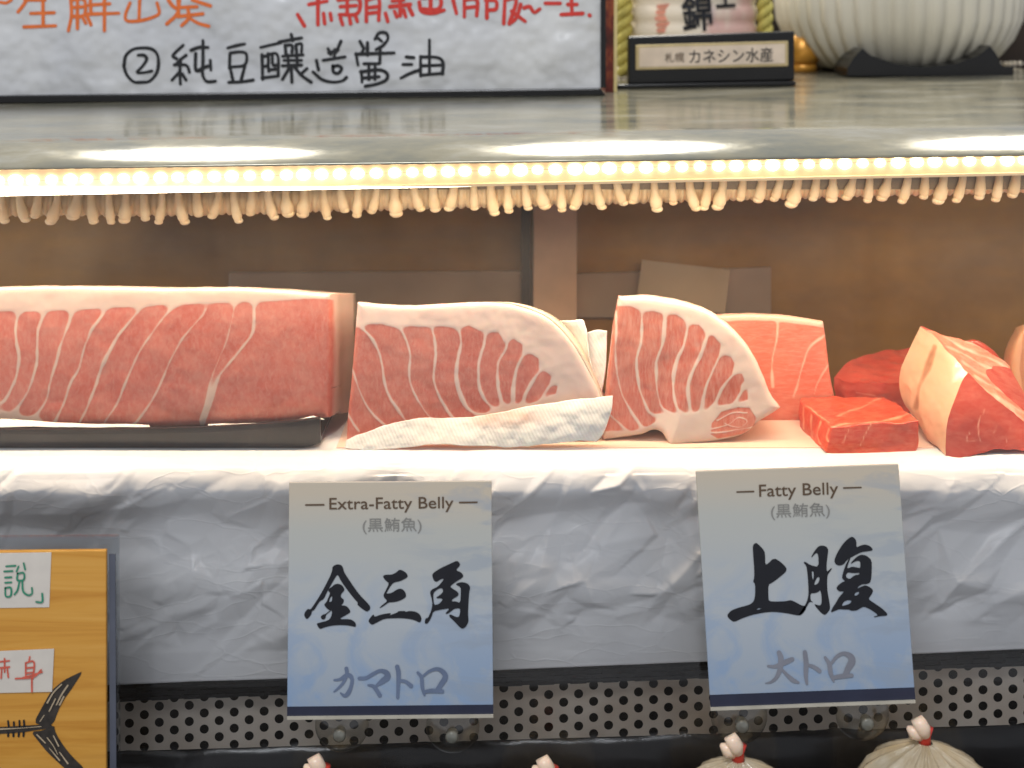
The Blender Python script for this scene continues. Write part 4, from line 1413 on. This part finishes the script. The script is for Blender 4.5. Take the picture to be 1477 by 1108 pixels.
# ------------------------------------------------------------------ tied plastic bags in front of the strip
m, nt, b = new_mat('crinkled clear bag')
n1 = noise_tex(nt, 60, 4)
nt.links.new(ramp(nt, n1, [(.3, srgb(214, 188, 140)), (.7, srgb(246, 232, 204))]), b.inputs['Base Color'])
b.inputs['Roughness'].default_value = .07
b.inputs['Alpha'].default_value = .55
b.inputs['Coat Weight'].default_value = 1
b.inputs['Coat Roughness'].default_value = .05
b.inputs['Specular IOR Level'].default_value = .8
bump(nt, b, noise_tex(nt, 130, 5, .6), .8, .002)
M['bag'] = m
M['bagknot'] = plain('twisted bag end', srgb(244, 216, 190), .3, 0, .06, 200, sss=.3)
M['redtie'] = plain('red tie', srgb(214, 62, 48), .4, 0, .12, 200)
for px, py, hw, lab in ((466, 1126, 70, 'small tied clear bag under the Extra-Fatty Belly card, leftmost'), (795, 1128, 74, 'tied clear bag in the gap between the two cards'),
                        (1066, 1096, 84, 'tied clear bag under the Fatty Belly card'), (1335, 1071, 100, 'biggest tied clear bag, right of the Fatty Belly card')):
    Yb_ = .800 - .045
    s = Yb_ / F
    c = P(px, py, Yb_)
    t = thing('tied_bag', lab, 'plastic bag', (c.x, c.y, -.4648), 'tied clear plastic bags along the bottom')
    R = hw * s
    H = min(-.0005 + (c.z + .4648), .075)
    pr = [(R * .10, 0), (R * .18, -R * .05), (R * .35, -R * .13), (R * .6, -R * .26), (R * .82, -R * .42), (R * .96, -R * .62), (R, -R * .85), (R * .97, -max(R * 1.0, H * .8)), (R * .85, -H)]
    vs, fs = [], []
    seg = 96
    for i in range(seg):
        a = 2 * math.pi * i / seg
        for j, (r, z) in enumerate(pr):
            fold = 1 + (.07 * math.sin(a * 17 + math.sin(a * 3) * 2) + .05 * math.sin(a * 31 + 1.3)) * (1 - j / 10)
            dz = .10 * R * math.sin(a * 17 + math.sin(a * 3) * 2) * (.25 if 0 < j < 5 else 0)
            rr = min(r * fold, R)
            vs.append((c.x + rr * math.cos(a), c.y + min(rr, .036) / max(rr, 1e-6) * rr * math.sin(a) * min(1, .036 / R), c.z + z + dz))
    n = len(pr)
    for i in range(seg):
        for j in range(n - 1):
            l = (i + 1) % seg
            fs.append((i * n + j, l * n + j, l * n + j + 1, i * n + j + 1))
    mesh_obj('bag', vs, fs, M['bag'], t)
    w = MB()
    w.tube([c + Vector((-.0005, 0, -.001)), c + Vector((.0, -.0005, .004)), c + Vector((.0008, 0, .0085))], [.0034, .0026, .0034], 10)
    w.build('red_tie', M['redtie'], t, True)
    w = MB()
    w.tube([c + Vector((-.0006, -.002, .0045)), c + Vector((-.002, -.0025, .008)), c + Vector((-.0035, -.002, .0115)), c + Vector((-.001, -.0015, .0135))], [.0026, .0042, .0048, .0022], 10)
    w.tube([c + Vector((-.002, 0, .002)), c + Vector((-.006, -.001, .006)), c + Vector((-.010, -.001, .0085))], [.0018, .0042, .0010], 8)
    w.build('bag_end', M['bagknot'], t, True)

# ------------------------------------------------------------------ on top of the case: handwritten sign
YS = 1.10
sg_ = thing('menu_sign', 'white sign board with orange, red and black handwriting on top of the case', 'sign', P(430, 140, YS))
m, nt, b = new_mat('wrinkled white poster')
n1 = noise_tex(nt, 9, 4, .55)
nt.links.new(ramp(nt, n1, [(.3, srgb(194, 196, 200)), (.7, srgb(212, 212, 210))]), b.inputs['Base Color'])
b.inputs['Roughness'].default_value = .3
bump(nt, b, noise_tex(nt, 16, 3, .5), 1, .016)
M['poster'] = m
TOPY = -100
w = MB()
w.quad_slab([(-150, TOPY), (866, TOPY), (866, 127), (-150, 139.5)], YS, .004)
w.build('poster', M['poster'], sg_)
w = MB()
zl, zr = plate_z(P(-150, 0, YS).x, YS), plate_z(P(874, 0, YS).x, YS)
w.quad_slab([(-150, 140), (866, 127.5), (874, -zr * F / YS), (-150, -zl * F / YS)], YS - .003, .012)
w.quad_slab([(866.5, TOPY), (874, TOPY), (874, 127), (866.5, 127)], YS - .003, .012)
bevel(w.build('frame', M['black'], sg_), .0008)
SY = YS - .0004
strokes('lettering', [[(55, 330), (70, 250), (130, 195), (210, 180), (300, 190), (350, 240), (360, 330), (340, 410), (280, 475), (200, 485), (140, 480), (80, 420), (52, 340)], [(180, 245), (230, 245), (255, 280), (220, 340), (170, 395), (220, 400), (300, 385)],
                      [(580, 155), (490, 245), (520, 275)], [(605, 245), (560, 280), (510, 330)], [(500, 330), (590, 330), (620, 350), (635, 395)], [(555, 280), (550, 400), (555, 500)], [(540, 400), (480, 465)], [(570, 410), (605, 465)],
                      [(650, 200), (720, 175), (800, 175)], [(755, 115), (755, 300), (750, 400), (770, 460), (800, 480), (865, 475)], [(690, 230), (690, 370), (730, 380)], [(720, 375), (800, 340)], [(820, 290), (825, 375)],
                      [(975, 180), (1050, 160), (1125, 145)], [(995, 230), (990, 360)], [(1000, 225), (1080, 215), (1140, 235), (1125, 330), (1000, 350)], [(1000, 370), (1020, 460)], [(1130, 330), (1095, 460)], [(985, 485), (1100, 480), (1200, 465)]],
        SY, M['marker'], sg_, 6.154, (170, 40), 4.8)
strokes('lettering', [[(30, 145), (180, 110)], [(40, 200), (45, 380)], [(45, 215), (150, 195), (160, 350)], [(40, 370), (160, 355)], [(85, 190), (85, 270), (60, 285)], [(115, 190), (120, 270), (150, 275)], [(90, 310), (140, 305)], [(85, 260), (90, 320)],
                      [(165, 105), (330, 75)], [(255, 50), (265, 95)], [(210, 130), (215, 190)], [(210, 130), (260, 130), (260, 180)], [(290, 125), (330, 120), (330, 180)], [(290, 125), (295, 190)], [(190, 210), (340, 200)], [(200, 240), (330, 240)], [(190, 280), (330, 275)], [(230, 200), (235, 280)], [(295, 200), (300, 280)], [(250, 280), (190, 380)], [(255, 290), (260, 400)], [(280, 290), (330, 350), (400, 400)], [(370, 300), (320, 345)],
                      [(525, 155), (545, 195)], [(620, 100), (585, 180)], [(530, 185), (600, 165)], [(490, 240), (650, 215)], [(575, 160), (570, 230)], [(560, 280), (565, 325), (600, 335), (625, 300), (600, 280), (565, 285)], [(440, 240), (455, 310)], [(415, 325), (480, 380), (560, 400), (630, 390), (660, 365)],
                      [(730, 190), (745, 275)], [(760, 100), (780, 140)], [(815, 110), (815, 200)], [(730, 195), (1010, 185)], [(790, 150), (770, 190)], [(870, 85), (900, 40), (950, 40), (965, 80), (930, 130), (880, 160)], [(890, 75), (920, 100)], [(910, 140), (905, 260)], [(790, 265), (900, 265)], [(770, 320), (775, 400)], [(765, 325), (900, 310), (960, 340), (950, 385), (880, 415), (800, 430)], [(825, 270), (825, 380)], [(870, 270), (870, 380)], [(780, 370), (900, 360)],
                      [(1100, 215), (1155, 220)], [(1075, 270), (1140, 270)], [(1060, 370), (1130, 335), (1200, 310)], [(1205, 210), (1205, 355)], [(1205, 215), (1330, 220), (1370, 260), (1365, 340)], [(1205, 350), (1370, 335)], [(1270, 90), (1270, 340)], [(1210, 280), (1360, 275)]],
        SY, M['marker'], sg_, 5.093, (370, 40), 4.8)
strokes('lettering', [[(0, 15), (40, 20), (75, 0)], [(190, -40), (165, 20), (120, 80)], [(165, 0), (300, 0)], [(205, 90), (360, 85)], [(160, 180), (370, 172)], [(285, -40), (287, 175)],
                      [(470, -30), (475, 100), (455, 205)], [(475, 0), (560, 0), (560, 100), (480, 110)], [(515, 0), (515, 100)], [(480, 50), (560, 45)], [(515, 120), (515, 190)], [(550, 115), (570, 155)], [(580, 110), (605, 165)], [(590, 35), (730, 25)], [(580, 95), (790, 88)], [(695, -30), (695, 205)], [(600, -20), (605, 80)],
                      [(865, 20), (835, 100), (850, 140), (950, 135), (1040, 105), (1060, 80), (1045, 20)], [(930, -20), (925, 130)],
                      [(1120, 0), (1150, 40), (1180, 60)], [(1195, 0), (1180, 90), (1110, 160)], [(1190, 50), (1310, 45)], [(1185, 110), (1350, 92)], [(1250, 50), (1255, 120), (1210, 170)], [(1260, 120), (1320, 155), (1390, 175)], [(1280, 0), (1400, 40)], [(1185, 0), (1190, 90)]],
        SY, M['orange_ink'], sg_, 4.616, (0, 0), 5)
strokes('lettering', [[(90, 65), (120, 115)], [(140, 20), (220, 5)], [(180, -10), (180, 110)], [(205, 60), (210, 105)], [(235, 60), (240, 90)], [(270, 0), (360, -5), (355, 60), (275, 65)], [(310, -5), (310, 65)], [(280, 30), (350, 25)], [(280, 80), (290, 110)], [(320, 75), (325, 105)], [(345, 65), (355, 95)], [(395, -5), (395, 95)], [(395, 0), (450, -5), (450, 90)], [(400, 35), (445, 30)], [(400, 60), (445, 55)],
                      [(480, 60), (490, 95)], [(510, 5), (560, 0)], [(500, 30), (590, 20)], [(545, -10), (545, 70)], [(520, 50), (530, 75)], [(560, 45), (570, 75)], [(585, 35), (600, 65)], [(630, 10), (640, 50), (690, 60), (740, 45)], [(640, -10), (720, -10), (715, 40), (640, 40)], [(680, -10), (680, 40)],
                      [(780, 0), (795, 60)], [(830, -5), (830, 75)], [(830, 0), (885, 0), (885, 70)], [(835, 35), (880, 30)], [(930, 0), (930, 80)], [(925, 0), (970, 5), (970, 40), (940, 45)], [(1010, 0), (1005, 105)], [(1010, 0), (1060, 0), (1030, 105)], [(1040, 50), (1100, 95)], [(1080, 20), (1060, 80), (1030, 105)], [(1095, 35), (1120, 30), (1140, 55), (1165, 40)], [(1190, 15), (1255, 15)], [(1290, 20), (1330, 20)], [(1305, -10), (1308, 65)], [(1260, 65), (1355, 60)], [(1384, 67), (1387, 69)]],
        SY, M['red_ink'], sg_, 3.077, (400, 0), 5.6)

# narrow box beside the sign
bx = thing('narrow_box', 'narrow dark red patterned box with pale edge beside the white sign', 'box', P(882, 136, 1.13))
m, nt, b = new_mat('mottled red brown print')
n1 = noise_tex(nt, 55, 4, .6, (1, 1, .6))
nt.links.new(ramp(nt, n1, [(.32, srgb(40, 16, 14)), (.48, srgb(110, 38, 26)), (.62, srgb(176, 96, 52)), (.75, srgb(210, 180, 110))]), b.inputs['Base Color'])
w = MB()
zq = -plate_z(P(882, 0, 1.13).x, 1.13) * F / 1.13
w.quad_slab([(874.5, -120), (886, -120), (885, zq), (873, zq)], 1.13, .09)
w.build('box_body', m, bx)
w = MB()
w.quad_slab([(886.2, -120), (891, -120), (890, zq), (885.3, zq)], 1.128, .088)
w.build('pale_edge', plain('pale gold edge', srgb(214, 196, 138), .4), bx)

# sake barrel
YR = 1.25
cB = P(1011, 0, YR)
cB.y += .064
zb0 = plate_z(cB.x, YR) + .0005
sb = thing('sake_barrel', 'small straw-wrapped barrel with white printed cloth and straw rope', 'barrel', (cB.x, cB.y, zb0))
m, nt, b = new_mat('printed white wrap')
n1 = noise_tex(nt, 12, 3, .5, (1.6, 1, .8))
n2 = noise_tex(nt, 26, 3, .5)
c = mixc(nt, ramp(nt, n1, [(.54, (0, 0, 0)), (.62, (.7,) * 3)]), srgb(236, 224, 204), srgb(214, 156, 150))
nt.links.new(mixc(nt, ramp(nt, n2, [(.6, (0, 0, 0)), (.72, (.6,) * 3)]), c, srgb(160, 150, 160)), b.inputs['Base Color'])
b.inputs['Roughness'].default_value = .6
Rb = 98 * YR / F
w = MB()
pr = [(Rb * .96, 0)]
zz_ = 0
for i in range(5):
    h = .0165
    for k in range(1, 7):
        pr.append((Rb * (.965 + .035 * math.sin(math.pi * k / 6)), zz_ + h * k / 6))
    zz_ += h
pr.append((1e-5, zz_))
w.lathe((cB.x, cB.y, zb0), pr, 64)
w.build('wrap', m, sb, True)
M['straw'] = plain('straw rope', srgb(190, 178, 92), .7, 0, .2, 120, bumps=.3)
for sx in (-1, 1):
    w = MB()
    for ph in (0, math.pi):
        pts, n = [], 60
        for i in range(n):
            t = i / (n - 1)
            a = t * 26 + ph
            pts.append(Vector((cB.x + sx * (Rb + .004) + .0035 * math.cos(a), cB.y - .022 + .0035 * math.sin(a), zb0 + .003 + t * .085)))
        w.tube(pts, .0042, 8)
    w.build('straw_rope', M['straw'], sb, True)
cy = lambda px, py: cB.y - math.sqrt(max(1e-6, (Rb * 1.003) ** 2 - ((px - CX) * YR / F - cB.x) ** 2)) - .001
w_ = text('lettering', '錦', (983, -8, 1027, 45), -3, lambda a, b_: cy(a, b_), M['ink'], sb, .02)
text('lettering', '士', (1030, -28, 1062, 11), -3, lambda a, b_: cy(a, b_), M['ink'], sb, .02)
w = MB()
rs = []
for (a, b_, c_, d_) in ((948, 5, 966, 17), (946, 21, 968, 46)):
    pass
strokes('red_seal', [[(950, 10), (966, 9)], [(949, 18), (968, 17)], [(948, 27), (968, 26)], [(949, 36), (966, 35)], [(950, 44), (967, 43)]], cy(957, 20) - .0004, plain('faded red seal', srgb(224, 150, 126), .6, 0, .2, 100), sb, width=7)

# nameplate
YN = 1.17
npz = thing('nameplate', 'black stand with cream plate in front of the small barrel', 'nameplate', P(1025, 125, YN))
zq = [-plate_z(P(x, 0, YN).x, YN) * F / YN for x in (905, 1146)]
w = MB()
w.quad_slab([(906, 53), (1146, 45), (1146, zq[1] - 8), (906, zq[0] - 6)], YN, .010)
bevel(w.build('stand', M['black'], npz), .0012)
w = MB()
w.quad_slab([(890, zq[0] - 5), (1148, zq[1] - 7), (1148, zq[1]), (890, zq[0])], YN - .006, .03)
bevel(w.build('foot', M['black'], npz), .0008)
w = MB()
w.quad_slab([(917, 65), (1137, 59), (1137, 95.5), (917, 101)], YN - .0016, .0014)
bevel(w.build('plate_rim', M['gold'], npz), .0004)
w = MB()
w.quad_slab([(922, 69), (1132.5, 63.2), (1132.5, 91.5), (922, 97)], YN - .0022, .0006)
w.build('plate_face', M['plate'], npz)
text('lettering', '札幌', (959, 76, 987, 90), -1.6, YN - .0025, M['brown_text'], npz, .006)
text('lettering', 'カネシン水産', (994, 70, 1115, 91), -1.6, YN - .0025, M['marker'], npz, .006)

# ribbed bowl
YBW = 1.27
cb = P(1334, 0, YBW)
cb.y += .09
bw = thing('ribbed_bowl', 'large cream ribbed ceramic bowl in a black cradle at the top right', 'bowl', (cb.x, cb.y, plate_z(cb.x, YBW)))
m, nt, b = new_mat('cream glaze')
nt.links.new(ramp(nt, noise_tex(nt, 10, 3), [(.3, srgb(196, 190, 172)), (.7, srgb(214, 208, 190))]), b.inputs['Base Color'])
b.inputs['Roughness'].default_value = .25
s = (YBW) / F
pr = [(1e-5, -106), (118, -106), (137, -99), (155, -82), (172, -61), (186, -30), (189, 0), (187, 30), (180, 58), (176, 62), (170, 58), (176, 30), (176, 0), (170, -30), (140, -80), (1e-5, -92)]
w = MB()
w.lathe((0, 0, 0), [(a * s * 1.0, b_ * s) for a, b_ in pr], 336)
vs = []
for v in w.v:
    a = math.atan2(v.y, v.x)
    r = math.hypot(v.x, v.y)
    k = 1 - .042 * (1 - abs(math.cos(a * 21))) ** 1.0 * (1 if r > 60 * s else 0)
    vs.append(Vector((cb.x + v.x * k, cb.y + v.y * k * .9, cb.z + v.z)))
w.v = vs
w.build('bowl', m, bw, True)
w = MB()
zf = plate_z(cb.x, YBW)
yq = cb.y - .105
outl = [(1222, 99), (1232, 82), (1244, 70), (1256, 80), (1290, 92), (1334, 97), (1378, 92), (1412, 80), (1428, 66), (1437, 78), (1446, 96), (1462, 97), (1462, 115), (1222, 115)]
a_ = [P(x, y, yq) for x, y in outl]
for q in a_:
    q.z = max(q.z, zf + .0003)
b2 = [q + Vector((0, .05, 0)) for q in a_]
n = len(a_)
w.add(a_ + b2, [tuple(range(n)), tuple(range(2 * n - 1, n - 1, -1))] + [(i, n + i, n + (i + 1) % n, (i + 1) % n) for i in range(n)])
w.build('cradle', M['black'], bw)

# beads and straw bundle at the back
bd = MB()
for i in range(74):
    px = 884 + i * 8.3
    Y = 1.375
    q = P(px, 0, Y)
    bd.sphere((q.x, Y + .004 * math.sin(i), plate_z(q.x, Y) + .0026), .0024, 8, 6)
tag(bd.build('bead_string', M['bead'], None, True), 'string of small pearly beads lying along the back of the top plate', 'beads')
w = MB()
c = P(1158, 64, 1.34)
w.lathe((c.x, c.y, c.z - .02), [(1e-5, 0), (.012, 0), (.017, .008), (.018, .016), (.014, .026), (.006, .034), (1e-5, .036)], 24)
z0 = plate_z(c.x, 1.34)
w.lathe((c.x, c.y, z0), [(1e-5, 0), (.014, 0), (.012, .01), (.006, c.z - .02 - z0 + .001), (1e-5, c.z - .02 - z0 + .0012)], 24)
tag(w.build('gold_ornament', plain('gilded ornament', srgb(196, 140, 56), .35, .4, .3, 90), None, True), 'small gold ornament glimpsed between nameplate and ribbed bowl', 'ornament')
w = MB()
w.box(-.7, .8, 1.45, 1.46, -.3, .06)
tag(w.build('kitchen_wall', M['dark_room'], None), kind='structure')
